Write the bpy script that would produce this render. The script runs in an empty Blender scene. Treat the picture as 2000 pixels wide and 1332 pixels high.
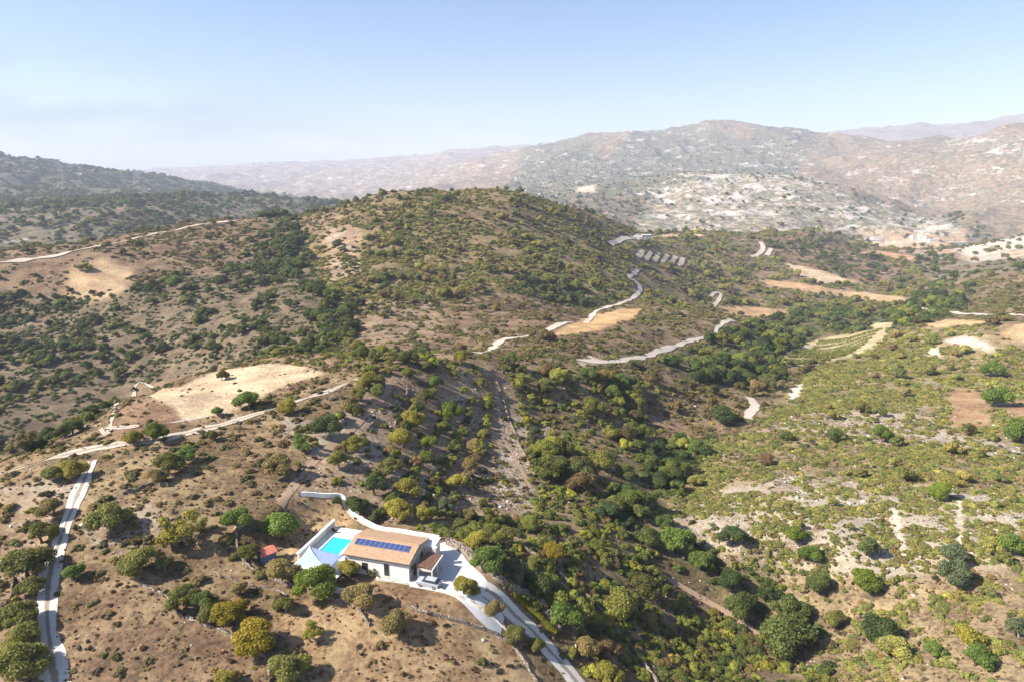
import bpy, bmesh, math, random
import numpy as np
from mathutils import Vector, Matrix

# ------------------------------------------------------------------ camera
# picture coordinates below are those of the 2000 x 1332 photograph
F, PITCH, CZ = 1333.3, math.radians(14.13), 200.0
SP, CP = math.sin(PITCH), math.cos(PITCH)
scene = bpy.context.scene
col = scene.collection
cam_data = bpy.data.cameras.new('camera'); cam = bpy.data.objects.new('camera', cam_data); col.objects.link(cam)
cam.location = (0, 0, CZ); cam.rotation_euler = (math.pi/2 - PITCH, 0, 0)
cam_data.sensor_width = 36; cam_data.lens = 24; cam_data.clip_start = 1; cam_data.clip_end = 60000
scene.camera = cam

# ------------------------------------------------------------------ light
SUN_EL, SUN_AZ = math.radians(38), math.atan2(-0.17, -0.98)      # azimuth of the direction towards the sun
sund = Vector((math.cos(SUN_AZ)*math.cos(SUN_EL), math.sin(SUN_AZ)*math.cos(SUN_EL), math.sin(SUN_EL)))
sl = bpy.data.lights.new('sun', 'SUN'); sl.energy = 5.0; sl.angle = math.radians(0.5); sl.color = (1, .95, .87)
sun = bpy.data.objects.new('sun', sl); col.objects.link(sun)
sun.rotation_euler = sund.to_track_quat('Z', 'Y').to_euler()
world = bpy.data.worlds.new('World'); scene.world = world; world.use_nodes = True
wn, wl = world.node_tree.nodes, world.node_tree.links
sky = wn.new('ShaderNodeTexSky'); sky.sky_type = 'NISHITA'; sky.sun_disc = False
sky.sun_elevation = SUN_EL; sky.sun_rotation = math.pi/2 - SUN_AZ
sky.air_density = 1.0; sky.dust_density = 1.0; sky.ozone_density = 2.0; sky.altitude = 600
bg = wn['Background']; bg.inputs[1].default_value = 0.105
# a thin bank of smoke low in the sky, away to the left
tc = wn.new('ShaderNodeTexCoord'); mp = wn.new('ShaderNodeMapping'); mp.inputs['Scale'].default_value = (3, 3, 13)
wl.new(tc.outputs['Generated'], mp.inputs['Vector'])
nz = wn.new('ShaderNodeTexNoise'); nz.inputs['Scale'].default_value = 1.3; nz.inputs['Detail'].default_value = 6; nz.inputs['Roughness'].default_value = .5
wl.new(mp.outputs[0], nz.inputs['Vector'])
def wmath(op, a, b=None, c=None, clamp=False):
    n = wn.new('ShaderNodeMath'); n.operation = op; n.use_clamp = clamp
    for i, v in enumerate((a, b, c)):
        if v is None: continue
        if isinstance(v, (int, float)): n.inputs[i].default_value = v
        else: wl.new(v, n.inputs[i])
    return n.outputs[0]
sx = wn.new('ShaderNodeSeparateXYZ'); wl.new(tc.outputs['Generated'], sx.inputs[0])
def gauss(v, c, w):
    d = wmath('DIVIDE', wmath('SUBTRACT', v, c), w)
    return wmath('POWER', 2.718, wmath('MULTIPLY', wmath('MULTIPLY', d, d), -1.0))
azim = wmath('ARCTAN2', sx.outputs[0], sx.outputs[1])
hz = wmath('ADD', sx.outputs[2], wmath('MULTIPLY', azim, .09))
puff = wmath('MULTIPLY', gauss(hz, .012, .045), gauss(azim, -.60, .36))
puff = wmath('MULTIPLY', puff, wmath('MULTIPLY_ADD', nz.outputs[0], 4.5, -1.5, clamp=True))
mixs = wn.new('ShaderNodeMix'); mixs.data_type = 'RGBA'; mixs.inputs['B'].default_value = (1.5, 2.0, 3.0, 1)
wl.new(wmath('MULTIPLY', puff, .9), mixs.inputs['Factor'])
blue = wn.new('ShaderNodeMix'); blue.data_type = 'RGBA'; blue.blend_type = 'MULTIPLY'; blue.inputs['Factor'].default_value = 1
blue.inputs['B'].default_value = (.77, .76, .83, 1); wl.new(sky.outputs[0], blue.inputs['A']); wl.new(blue.outputs['Result'], mixs.inputs['A']); wl.new(mixs.outputs['Result'], bg.inputs[0])
scene.view_settings.view_transform = 'Standard'; scene.view_settings.look = 'None'
scene.view_settings.exposure = 1.07; scene.view_settings.gamma = 1
cy = scene.cycles
cy.use_denoising = True; cy.max_bounces = 5; cy.diffuse_bounces = 3; cy.glossy_bounces = 2
cy.transmission_bounces = 3; cy.volume_bounces = 1; cy.transparent_max_bounces = 6
cy.volume_step_rate = 20; cy.caustics_reflective = False; cy.caustics_refractive = False

# ------------------------------------------------------------------ picture <-> world
def pdir(px, py):
    """direction of a picture point: azimuth and slope (down positive)"""
    px = np.asarray(px, float); py = np.asarray(py, float)
    dx = px-1000; dy = F*CP - (py-666)*SP; dz = -F*SP - (py-666)*CP
    return np.arctan2(dx, dy), -dz/np.hypot(dx, dy)
def project(x, y, z):
    z = z-CZ
    d = y*CP - z*SP; u = y*SP + z*CP
    d = np.where(d < 1, 1, d)
    return 1000 + F*x/d, 666 - F*u/d

def _hash(ix, iy, s):
    h = (ix.astype(np.int64)*374761393 + iy.astype(np.int64)*668265263 + s*1442695041) & 0xffffffff
    h = ((h ^ (h >> 13))*1274126177) & 0xffffffff
    return ((h ^ (h >> 16)) & 0xffff)/65535.0
def vnoise(x, y, s=0):
    ix = np.floor(x); iy = np.floor(y); fx = x-ix; fy = y-iy
    fx = fx*fx*fx*(fx*(fx*6-15)+10); fy = fy*fy*fy*(fy*(fy*6-15)+10)
    a = _hash(ix, iy, s); b = _hash(ix+1, iy, s); c = _hash(ix, iy+1, s); d = _hash(ix+1, iy+1, s)
    return (a+(b-a)*fx)*(1-fy) + (c+(d-c)*fx)*fy
def fbm(x, y, s=0, o=4, ridged=False):
    t = 0; a = .5; n = 0
    for i in range(o):
        v = vnoise(x, y, s+i*7)*2-1
        if ridged: v = 1-2*np.abs(v)
        t = t+v*a; n += a; a *= .5
        x, y = x*1.6-y*1.2+13.1, x*1.2+y*1.6+7.7
    return t/n
def smooth(a, b, v):
    t = np.clip((v-a)/(b-a), 0, 1); return t*t*(3-2*t)

# ------------------------------------------------------------------ the lie of the land
# points seen in the photograph: (px, py, metres below the camera) ...
VD = [(0,1332,70),(200,1332,70),(450,1332,70),(700,1332,71),(900,1332,73),(1130,1332,78),(1350,1332,84),(1550,1332,87),(1750,1332,82),(2000,1332,76),
(0,1200,67),(250,1200,67),(500,1200,68),(760,1200,68.5),(980,1200,71.5),(1200,1200,81),(1400,1200,90),(1500,1220,91),(1650,1200,87),(1850,1200,81),(2000,1200,77),
(0,1080,65),(150,1080,64.5),(350,1080,65),(550,1080,65.5),(700,1085,66),(900,1120,68),(1050,1080,77),(1200,1080,89),(1330,1080,97),(1450,1080,95),(1650,1080,88),(1850,1080,82),(2000,1080,79),
(0,1000,62),(180,980,61.5),(350,1000,62),(550,1000,63),(680,990,64),(800,1000,67),(900,1000,72),(1050,1000,82),(1200,1010,95),(1290,980,104),(1450,1000,100),(1650,1000,92),(1850,1000,85),(2000,1000,81),
(60,905,60),(180,895,60),(400,900,60),(600,900,61),(750,900,64),(850,900,69),(950,900,76),(1050,900,84),(1180,900,96),(1310,900,110),(1450,900,106),(1650,900,97),(1850,900,89),(2000,900,84),
(200,862,59),(400,815,58.5),(600,790,58),(720,800,60),(850,800,66),(950,800,73),(1050,800,82),(1150,800,92),(1250,800,104),(1340,860,114),(1450,820,119),(1560,830,113),(1700,800,105),(1850,800,96),(2000,800,88),
(620,725,57.8),(500,712,60.5),(430,735,61.5),(380,755,61),(350,740,64),(230,790,65),(300,770,64),
(700,735,57),(800,715,58),(900,712,61),(960,713,64),(1050,725,72),(1150,735,82),(1265,750,98),(1350,760,112),(1450,760,124),(1540,750,130),(1650,720,119),(1800,720,106),(2000,720,93),
(940,688,72),(1130,700,84),(1250,690,100),(1350,665,113),(1430,625,125),(800,697,67),(620,690,71),(520,700,74),
(0,860,106),(150,800,106),(300,700,97),(0,700,99),(150,700,99),(450,670,86),(600,660,80),(700,660,76),(0,600,86),(150,600,86),(300,600,83),(450,600,79),(600,600,76),(750,620,75),(900,620,78),(1050,620,86),(1200,620,98),(1300,620,110),
(0,515,64),(130,495,60),(260,467,56),(390,440,51),(510,428,47),(600,430,46),(150,550,74),(300,520,68),(450,500,66),(600,500,64),(750,500,62),(900,500,64),(1050,500,70)]
# ... the same with the distance in metres ...
VR = [(650,418,640),(700,404,650),(790,378,670),(835,385,690),(880,384,695),(930,374,705),(1000,376,705),(1040,392,700),(1100,415,720),(1170,440,760),(1240,458,800),
(800,430,590),(950,430,600),(1100,480,610),(1200,540,570),(1250,530,665),(1262,497,745),(1330,513,820),(1250,590,520),(1150,640,402),
(1350,600,620),(1400,540,830),(1300,490,880),(1350,455,1150),(1260,465,960),(1450,458,1250),(1600,455,1350),(1680,482,1300),(1750,530,1100),(1500,520,1000),(1550,550,900),(1600,600,780),(1700,600,760),(1500,640,640),(1760,580,840),(1650,640,600),(1810,560,950),
(1780,500,1550),(1900,440,2300),(1700,465,2000),(2000,612,560),(1850,622,570),(1900,540,900),(2000,500,1150),(1850,505,1250),(2000,462,1500),(1930,480,1400),
(1600,690,480),(1720,645,520),(1850,660,440),(1950,650,430),
(1300,400,2200),(1330,355,2700),(1420,337,2900),(1560,350,2800),(1700,400,2600),(1850,440,2400),(1300,440,1900),(1500,430,2000),(1200,425,1950),(1100,400,2200),
(1440,300,4200),(1250,320,4000),(1650,345,3600),(1750,350,3400),(1850,420,3000),(2000,390,3000),(2000,330,3300),(2000,258,3900),(1880,290,4000),(1800,285,4500),(1700,280,5000),
(1070,287,5500),(1130,280,5400),(1200,270,5200),(1350,256,5000),(1440,250,5000),(1530,257,5000),(1590,273,5200),
(1600,271,9000),(1750,252,9500),(1880,249,9800),(2000,234,10000),
(350,345,9000),(500,335,9000),(700,322,9000),(850,305,9300),(1000,290,9500),(500,372,6500),(800,350,6000),(650,402,4600),(1000,368,3600),(900,370,4200),
(0,325,3600),(60,329,3600),(120,331,3600),(180,341,3650),(300,354,3700),(420,372,3800),(520,388,3800),
(0,400,2000),(0,450,1300),(200,430,1300),(300,405,1500),(500,395,1800),(600,402,2000),(200,380,2600)]
# ... and valleys out of sight: (px, distance, metres below the camera)
HID = [(250,268,95),(100,262,98),(30,245,98),(450,292,84),(560,300,79),(0,800,112),(200,850,112),(300,950,115),(500,1000,120),(650,1100,140),(400,2500,150),(600,2600,165),(700,2600,165),
(1400,1650,172),(1600,1750,182),(1250,1400,160),(1100,1300,160),(900,1200,150),(800,1100,140),(2000,1950,190),(1500,3350,50),(1350,3500,60),(1650,3100,120),
(0,5200,170),(200,5200,170),(400,5500,190),(1200,7000,20),(1440,7200,0),(1600,7000,-20),(1900,6500,-20),(1900,5200,-120),
(0,9000,100),(150,9500,100),(0,16000,150),(400,16000,150),(800,16000,150),(1200,16000,100),(1600,16000,100),(2000,16000,100),(300,13000,60),(1000,13000,0),(1600,13000,-50),(2000,13500,-50),
(0,45,72),(500,45,72),(1000,45,74),(1500,45,80),(2000,45,74)]
P = []
for px, py, d in VD:
    k = max(0, min(1, (px-850)/250))*max(0, min(1, (2050-px)/500))*max(0, min(1, (1180-py)/130))
    d = 62+(d-62)*(1-.45*k) if d > 62 else d
    a, s = pdir(px, py); P.append((a, d/s, -s))
for px, py, r in VR:
    a, s = pdir(px, py); P.append((a, r, -s))
for px, r, d in HID:
    P.append((math.atan2(px-1000, F*CP+336*SP), r, -d/r))
P = np.array(P)
lo = P[P[:, 0] < -.60]; hi = P[P[:, 0] > .60]
for sh in (.25, .6):
    for src, sg in ((lo, -1), (hi, 1)):
        q = src.copy(); q[:, 0] += sg*sh; P = np.vstack([P, q])
KX, KY = P[:, 0]*1.6, np.log(P[:, 1])
def tpsk(d2): return np.where(d2 > 1e-12, d2*np.log(np.maximum(d2, 1e-12)), 0)
n = len(P)
A = np.zeros((n+3, n+3)); A[:n, :n] = tpsk((KX[:, None]-KX)**2+(KY[:, None]-KY)**2) + np.eye(n)*3e-5
A[:n, n:] = np.c_[np.ones(n), KX, KY]; A[n:, :n] = A[:n, n:].T
W = np.linalg.solve(A, np.r_[P[:, 2], 0, 0, 0])
AZ0, AZ1, L0, L1, NA, NL = -1.35, 1.35, math.log(40), math.log(17000), 340, 420
ga = np.linspace(AZ0, AZ1, NA); gl = np.linspace(L0, L1, NL)
G = np.zeros((NA, NL))
for i, a in enumerate(ga):
    G[i] = tpsk((a*1.6-KX[:, None])**2 + (gl-KY[:, None])**2).T @ W[:n] + W[n] + W[n+1]*a*1.6 + W[n+2]*gl
def bicubic(u, v):
    iu = np.clip(np.floor(u).astype(int), 1, NA-3); iv = np.clip(np.floor(v).astype(int), 1, NL-3)
    fu = np.clip(u-iu, -1, 2); fv = np.clip(v-iv, -1, 2)
    def w(f): return ((-f**3+2*f*f-f)/2, (3*f**3-5*f*f+2)/2, (-3*f**3+4*f*f+f)/2, (f**3-f*f)/2)
    wu, wv = w(fu), w(fv); t = 0
    for i in range(4):
        for j in range(4): t = t + wu[i]*wv[j]*G[iu+i-1, iv+j-1]
    return t
PADS = []                                            # levelled places: (x, y, radius_in, radius_out, z)
def ground(x, y):
    x = np.asarray(x, float); y = np.asarray(y, float)
    r = np.hypot(x, y); a = np.clip(np.arctan2(x, np.maximum(y, 1e-6)), AZ0, AZ1)
    rc = np.clip(r, 42, 16800)
    s = bicubic((a-AZ0)/(AZ1-AZ0)*(NA-1), (np.log(rc)-L0)/(L1-L0)*(NL-1))
    z = CZ + s*rc
    # relief: small bumps near, spurs and gullies far
    z = z + .35*fbm(x/9, y/9, 3, 3) + smooth(180, 420, r)*2.2*fbm(x/45, y/45, 5, 4)
    z = z + smooth(300, 800, r)*5*fbm(x/140, y/140, 8, 4, True)
    z = z + smooth(1300, 2600, r)*(42*fbm(x/520, y/520, 11, 5, True)+16*fbm(x/150, y/150, 31, 4, True)) + smooth(2600, 4200, r)*30*fbm(x/650, y/650, 23, 5, True)
    z = z + smooth(4000, 8000, r)*40*fbm(x/1500, y/1500, 17, 5, True)
    for cx, cy_, ri, ro, pz in PADS:
        w = 1-smooth(ri, ro, np.hypot(x-cx, y-cy_)); z = z*(1-w)+pz*w
    return z
def hit(px, py, rmin=60, rmax=14000):
    """first point of the ground seen at a picture point; arrays allowed"""
    px = np.atleast_1d(np.asarray(px, float)); py = np.atleast_1d(np.asarray(py, float))
    a, s = pdir(px, py); sa, ca = np.sin(a), np.cos(a)
    rs = np.exp(np.linspace(math.log(rmin), math.log(rmax), 900))
    g = ground(sa[:, None]*rs, ca[:, None]*rs) - (CZ - s[:, None]*rs)
    below = g > 0; k = np.argmax(below, 1); k = np.where(below.any(1), np.maximum(k, 1), 899)
    i = np.arange(len(k)); g0, g1 = g[i, k-1], g[i, k]
    t = np.clip(-g0/np.where(g1 == g0, 1, g1-g0), 0, 1)
    r = rs[k-1]+(rs[k]-rs[k-1])*t
    x, y = sa*r, ca*r
    return x, y, ground(x, y)
def hit1(px, py):
    x, y, z = hit(px, py); return Vector((x[0], y[0], z[0]))
def onplane(px, py, z):
    a, s = pdir(px, py); r = (CZ-z)/s
    return Vector((math.sin(a)*r, math.cos(a)*r, z))
# ------------------------------------------------------------------ small tools
def tag(o, label=None, cat=None, group=None, kind=None):
    if label: o['label'] = label
    if cat: o['category'] = cat
    if group: o['group'] = group
    if kind: o['kind'] = kind
    return o
def empty(name, loc, rz=0, **k):
    o = bpy.data.objects.new(name, None); col.objects.link(o)
    o.location = loc; o.rotation_euler = (0, 0, rz); o.empty_display_size = .3
    return tag(o, **k)
def link(name, me, parent=None, mat=None, **k):
    o = bpy.data.objects.new(name, me); col.objects.link(o)
    if mat is not None and not len(me.materials): me.materials.append(mat)
    if parent: o.parent = parent
    return tag(o, **k)
class MB:
    """collects simple solids into one mesh"""
    def __init__(s): s.v = []; s.f = []
    def add(s, vs, fs):
        k = len(s.v); s.v += [tuple(v) for v in vs]; s.f += [tuple(i+k for i in f) for f in fs]; return s
    def hexa(s, b, t):
        return s.add(list(b)+list(t), [(3,2,1,0),(4,5,6,7),(0,1,5,4),(1,2,6,5),(2,3,7,6),(3,0,4,7)])
    def box(s, x0, x1, y0, y1, z0, z1):
        return s.hexa([(x0,y0,z0),(x1,y0,z0),(x1,y1,z0),(x0,y1,z0)], [(x0,y0,z1),(x1,y0,z1),(x1,y1,z1),(x0,y1,z1)])
    def tube(s, pts, rad, n=8):
        k = len(s.v); m = len(pts)
        for i, p in enumerate(pts):
            p = Vector(p); d = (Vector(pts[min(i+1, m-1)])-Vector(pts[max(i-1, 0)])).normalized()
            a = d.orthogonal().normalized(); b = d.cross(a); r = rad[i] if isinstance(rad, (list, tuple)) else rad
            for j in range(n):
                t = 2*math.pi*j/n; s.v.append(tuple(p+a*math.cos(t)*r+b*math.sin(t)*r))
        for i in range(m-1):
            for j in range(n):
                s.f.append((k+i*n+j, k+i*n+(j+1)%n, k+(i+1)*n+(j+1)%n, k+(i+1)*n+j))
        s.f.append(tuple(k+j for j in reversed(range(n)))); s.f.append(tuple(k+(m-1)*n+j for j in range(n)))
        return s
    def prism(s, poly, h0, h1, axis='z'):
        n = len(poly); k = len(s.v)
        for h in (h0, h1):
            for a, b in poly:
                s.v.append({'z': (a, b, h), 'y': (a, h, b), 'x': (h, a, b)}[axis])
        s.f.append(tuple(k+i for i in reversed(range(n)))); s.f.append(tuple(k+n+i for i in range(n)))
        for i in range(n): s.f.append((k+i, k+(i+1) % n, k+n+(i+1) % n, k+n+i))
        return s
    def mesh(s, name):
        me = bpy.data.meshes.new(name); me.from_pydata(s.v, [], s.f)
        bm = bmesh.new(); bm.from_mesh(me); bmesh.ops.recalc_face_normals(bm, faces=bm.faces); bm.to_mesh(me); bm.free()
        return me
    def build(s, name, mat, parent=None, bevel=0, **k):
        me = s.mesh(name)
        if bevel:
            bm = bmesh.new(); bm.from_mesh(me)
            bmesh.ops.bevel(bm, geom=bm.edges[:], offset=bevel, segments=1, affect='EDGES'); bm.to_mesh(me); bm.free()
        return link(name, me, parent, mat, **k)

class NT:
    """short-hand for node materials"""
    def __init__(s, name):
        s.m = bpy.data.materials.new(name); s.m.use_nodes = True; s.n = s.m.node_tree.nodes; s.l = s.m.node_tree.links
        s.b = s.n['Principled BSDF']; s.b.inputs['Roughness'].default_value = .85; s.b.inputs['Specular IOR Level'].default_value = .2
    def node(s, t, **k):
        n = s.n.new(t)
        for a, v in k.items(): setattr(n, a, v)
        return n
    def put(s, sock, v):
        if v is None: return
        if hasattr(v, 'is_linked'): s.l.new(v, sock)
        elif isinstance(v, (tuple, list)): sock.default_value = (*v, 1) if len(v) == 3 and len(sock.default_value) == 4 else v
        else: sock.default_value = v
    def math(s, op, a, b=None, c=None, clamp=False):
        n = s.node('ShaderNodeMath', operation=op, use_clamp=clamp)
        for i, v in enumerate((a, b, c)): s.put(n.inputs[i], v)
        return n.outputs[0]
    def mix(s, f, a, b, mode='MIX'):
        n = s.node('ShaderNodeMix', data_type='RGBA', blend_type=mode)
        s.put(n.inputs[0], f); s.put(n.inputs[6], a); s.put(n.inputs[7], b); return n.outputs[2]
    def pos(s, scale=(1, 1, 1), kind='Object'):
        t = s.node('ShaderNodeTexCoord'); m = s.node('ShaderNodeMapping'); m.inputs['Scale'].default_value = scale
        s.l.new(t.outputs[kind], m.inputs['Vector']); return m.outputs[0]
    def noise(s, v, scale, detail=4, rough=.55):
        n = s.node('ShaderNodeTexNoise'); s.put(n.inputs['Vector'], v); n.inputs['Scale'].default_value = scale
        n.inputs['Detail'].default_value = detail; n.inputs['Roughness'].default_value = rough; return n.outputs[0]
    def ramp(s, v, a, b):
        n = s.node('ShaderNodeMapRange', interpolation_type='SMOOTHSTEP'); s.put(n.inputs[0], v)
        s.put(n.inputs[1], a); s.put(n.inputs[2], b); return n.outputs[0]
    def attr(s, name, t='GEOMETRY'):
        return s.node('ShaderNodeAttribute', attribute_name=name, attribute_type=t)
    def bump(s, h, strength=.4, dist=.1):
        n = s.node('ShaderNodeBump'); n.inputs['Strength'].default_value = strength; n.inputs['Distance'].default_value = dist
        s.l.new(h, n.inputs['Height']); s.l.new(n.outputs[0], s.b.inputs['Normal'])
    def color(s, v): s.put(s.b.inputs['Base Color'], v)
def plain(name, c, var=.25, scale=2, rough=.85, spec=.2, bump=0, metal=0):
    t = NT(name); p = t.pos(); n = t.noise(p, scale, 5)
    t.color(t.mix(t.ramp(n, .3, .7), tuple(v*(1-var) for v in c), tuple(min(1, v*(1+var)) for v in c)))
    t.b.inputs['Roughness'].default_value = rough; t.b.inputs['Specular IOR Level'].default_value = spec; t.b.inputs['Metallic'].default_value = metal
    if bump: t.bump(t.noise(p, scale*4, 4), bump, .05)
    return t.m

# ------------------------------------------------------------------ what grows where (outlines read off the photograph)
# name: outline, nearest / farthest metres, ragged edge, ground tone, stones, scrub marks, woodland cover, shrub cover, tint set
REG = {}
RN = []
def region(name, poly, r0, r1, jit, tone, stone=0, scrub=0, tree=0, shrub=0, pal='olive', size=1.0, straw=.3):
    REG[name] = dict(poly=poly, r0=r0, r1=r1, jit=jit, tone=tone, stone=stone, scrub=scrub, tree=tree, shrub=shrub, pal=pal, size=size, straw=straw)
    RN.append(name)
BIG = [(-9e3,-9e3),(9e3,-9e3),(9e3,9e3),(-9e3,9e3)]
BROWN = (.172,.122,.074)
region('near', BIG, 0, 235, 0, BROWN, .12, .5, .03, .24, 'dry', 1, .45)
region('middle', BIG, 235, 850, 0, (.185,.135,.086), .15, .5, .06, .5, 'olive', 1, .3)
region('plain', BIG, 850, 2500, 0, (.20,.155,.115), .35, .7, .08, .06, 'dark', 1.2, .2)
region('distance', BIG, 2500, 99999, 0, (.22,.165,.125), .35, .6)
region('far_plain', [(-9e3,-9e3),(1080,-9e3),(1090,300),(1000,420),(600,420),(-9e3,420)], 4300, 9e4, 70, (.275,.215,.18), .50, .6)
region('dark_hill', [(-9e3,0),(600,0),(620,420),(-9e3,440)], 2500, 4300, 0, (.105,.100,.065), .25, .95, .32, 0, 'dark', 1.1)
region('left_plain', [(-9e3,300),(720,300),(720,520),(-9e3,520)], 850, 2500, 0, (.175,.145,.110), .25, .75, .22, .1, 'dark', 1.2, .2)
region('mountain', [(1000,420),(1080,240),(1600,230),(1650,330),(1500,470),(1150,470)], 2300, 6500, 70, (.215,.185,.150), .46, .9, .06, 0, 'dark', .8)
region('white_hill', [(1235,445),(1330,355),(1420,325),(1560,342),(1700,390),(1860,436),(1900,470),(1500,475),(1250,460)], 1750, 3350, 22, (.38,.34,.285), .66, .8, .03, 0, 'dark')
region('gold_slope', [(1640,345),(1700,285),(1850,255),(9e3,230),(9e3,480),(1960,470),(1860,425)], 1900, 7000, 70, (.235,.190,.145), .40, .6)
region('gold_crest', [(1840,285),(1900,262),(9e3,245),(9e3,330),(1950,310)], 3000, 7000, 10, (.26,.22,.18), .6, .7)
region('village_floor', [(1640,470),(1720,455),(1880,455),(1900,480),(1780,520),(1700,500)], 1300, 2500, 6, (.38,.28,.20), .5, .3, .08)
region('white_cliff', [(1850,480),(1930,455),(9e3,440),(9e3,520),(1900,525)], 1100, 1800, 8, (.45,.40,.34), .9, .4, .06)
region('left_upper', [(-9e3,640),(-900,500),(0,505),(250,455),(400,425),(600,415),(650,425),(620,480),(510,470),(420,545),(300,545),(200,575),(60,575)], 290, 830, 10, (.180,.122,.084), .22, .6, .12, .50, 'olive', .8, .25)
region('sandy_scar', [(130,520),(210,500),(260,530),(240,590),(130,600)], 290, 700, 14, (.42,.30,.19), .5, .2, .05, .15)
region('left_wood', [(-9e3,560),(60,575),(200,580),(330,540),(420,545),(510,450),(560,430),(600,480),(645,560),(700,600),(695,690),(500,700),(300,745),(200,800),(100,880),(-9e3,1000)], 150, 700, 12, (.150,.115,.082), .22, .6, .62, .60, 'dark', .80, .15)
region('left_gully_wood', [(505,425),(560,420),(620,470),(660,560),(700,620),(695,680),(640,680),(600,600),(540,520)], 230, 760, 8, (.130,.105,.070), .1, .5, .62, .3, 'dark', 1.1, .1)
region('peak', [(690,415),(740,392),(800,368),(1000,365),(1100,410),(1230,465),(1265,530),(1210,592),(1000,572),(850,585),(700,600),(650,570),(600,480),(640,440)], 380, 840, 8, (.185,.140,.080), .12, .6, .12, .95, 'scrub', 1.0, .3)
region('peak_scar', [(640,450),(700,440),(700,540),(650,550)], 380, 840, 10, (.30,.21,.14), .6, .4, .06, .3)
region('peak_foot_wood', [(1000,545),(1200,560),(1210,600),(1150,602),(1000,575)], 380, 640, 6, (.150,.12,.07), .1, .4, .45, .4, 'dark', 1.0)
region('hill_foot', [(690,600),(850,585),(1000,572),(1150,600),(1245,600),(1250,660),(940,702),(690,702)], 235, 560, 8, (.185,.125,.086), .18, .6, .06, .50, 'dry', 1, .25)
region('terraced_foot', [(690,580),(850,590),(840,660),(720,665)], 235, 560, 8, (.22,.16,.112), .5, .5, .08, .3)
region('mid_hills', [(1230,438),(1700,448),(1810,545),(1770,605),(1520,620),(1440,645),(1300,705),(1260,600),(1265,530)], 480, 1750, 8, (.205,.150,.100), .2, .65, .13, .55, 'scrub', 1.1, .3)
region('mid_green', [(1265,540),(1420,560),(1400,640),(1290,640)], 480, 1000, 10, (.17,.14,.08), .1, .6, .15, .5, 'scrub', 1.1)
region('spur_hill', [(1500,480),(1580,455),(1680,478),(1790,545),(1700,560),(1540,515)], 850, 1700, 6, (.200,.130,.095), .25, .65, .16, .2, 'dark')
region('valley_wood', [(1290,700),(1400,655),(1500,630),(1620,608),(1750,606),(1810,560),(1920,560),(1860,620),(1740,640),(1610,658),(1520,708),(1540,745),(1480,762),(1270,748)], 300, 1050, 8, (.11,.10,.055), .05, .5, .66, .3, 'wood', 1.1, .1)
region('plot_back', [(1265,735),(1480,755),(1480,800),(1345,868),(1300,880),(1250,790)], 210, 520, 8, (.19,.13,.085), .2, .5, .12, .7, 'dry', 1, .3)
region('right_hill', [(1270,990),(1290,900),(1340,868),(1490,838),(1560,760),(1640,700),(1740,650),(9e3,590),(9e3,1100),(1900,1000),(1700,930),(1450,945),(1300,1010)], 90, 640, 8, (.225,.18,.10), .25, .7, .07, 1.9, 'green', .9, .4)
region('right_rocky', [(1460,850),(1560,822),(1640,800),(1780,800),(1850,845),(2010,862),(2020,900),(1850,875),(1700,868),(1600,850)], 150, 420, 10, (.27,.215,.16), .7, .4, .05, .7, 'green', .9)
region('right_top', [(1640,700),(1740,640),(9e3,590),(9e3,665),(1800,680)], 300, 640, 6, (.25,.19,.12), .35, .5, .12, .7, 'green')
region('white_slope', [(1250,1010),(1400,950),(1550,930),(1700,930),(1900,960),(9e3,1000),(9e3,1110),(1950,1130),(1760,1125),(1600,1140),(1450,1120),(1330,1060)], 85, 270, 12, (.315,.255,.18), .75, .4, .03, 1.8, 'green', .82, .4)
region('dry_right', [(1560,1135),(1640,1120),(1760,1120),(1900,1115),(9e3,1090),(9e3,9e3),(1560,9e3),(1600,1260)], 50, 240, 14, (.225,.168,.105), .25, .6, .03, 1.35, 'green', .9, .4)
region('brown_bay', [(1855,755),(1925,762),(1945,830),(1900,838),(1852,832)], 150, 420, 5, (.30,.19,.115), .1, .1, 0, .06, 'green')
region('brown_bay2', [(1960,780),(2060,770),(2060,830),(1980,830)], 150, 420, 5, (.28,.18,.115), .1, .1, 0, .06, 'green')
region('ravine', [(760,1030),(900,1010),(1060,1005),(1250,1030),(1330,1060),(1460,1115),(1580,1160),(1625,1260),(1600,9e3),(1190,9e3),(1100,1255),(960,1110),(870,1055)], 70, 240, 8, (.185,.135,.085), .3, .4, .20, 1.1, 'ravine', 1.25, .3)
region('terraces', [(705,745),(800,700),(965,705),(1050,800),(1065,1000),(960,1015),(760,1020),(660,960),(550,985),(600,890)], 110, 300, 6, (.27,.20,.14), .55, .35, .0, .08, 'dry', 1.1, .3)
region('stone_bank', [(985,850),(1015,840),(1052,900),(1050,995),(962,990),(965,900)], 110, 280, 8, (.25,.195,.145), .85, .4, 0, .35, 'dry')
region('plot', [(975,712),(1268,742),(1255,790),(1300,900),(1245,1030),(1050,1000),(1052,800)], 140, 330, 6, (.165,.12,.075), .35, .4, .55, .75, 'ravine', 1.15, .3)
region('gully_wood', [(1180,1010),(1215,900),(1290,880),(1330,860),(1400,850),(1330,960),(1270,1010),(1420,1090),(1570,1160),(1600,1230),(1480,1240),(1300,1100)], 90, 380, 8, (.13,.11,.06), .1, .3, .55, .6, 'wood', 1.15)
region('left_bank', [(-9e3,1000),(150,930),(120,1000),(85,1100),(70,1400),(-9e3,9e3)], 60, 230, 8, (.27,.19,.13), .55, .3, .03, .3, 'dry', 1, .4)
region('ploughed', [(130,1130),(300,1150),(420,1230),(520,1290),(540,1500),(130,1500)], 60, 180, 8, (.180,.120,.078), .15, .6, 0, .06, 'dry', .8, .35)
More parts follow.
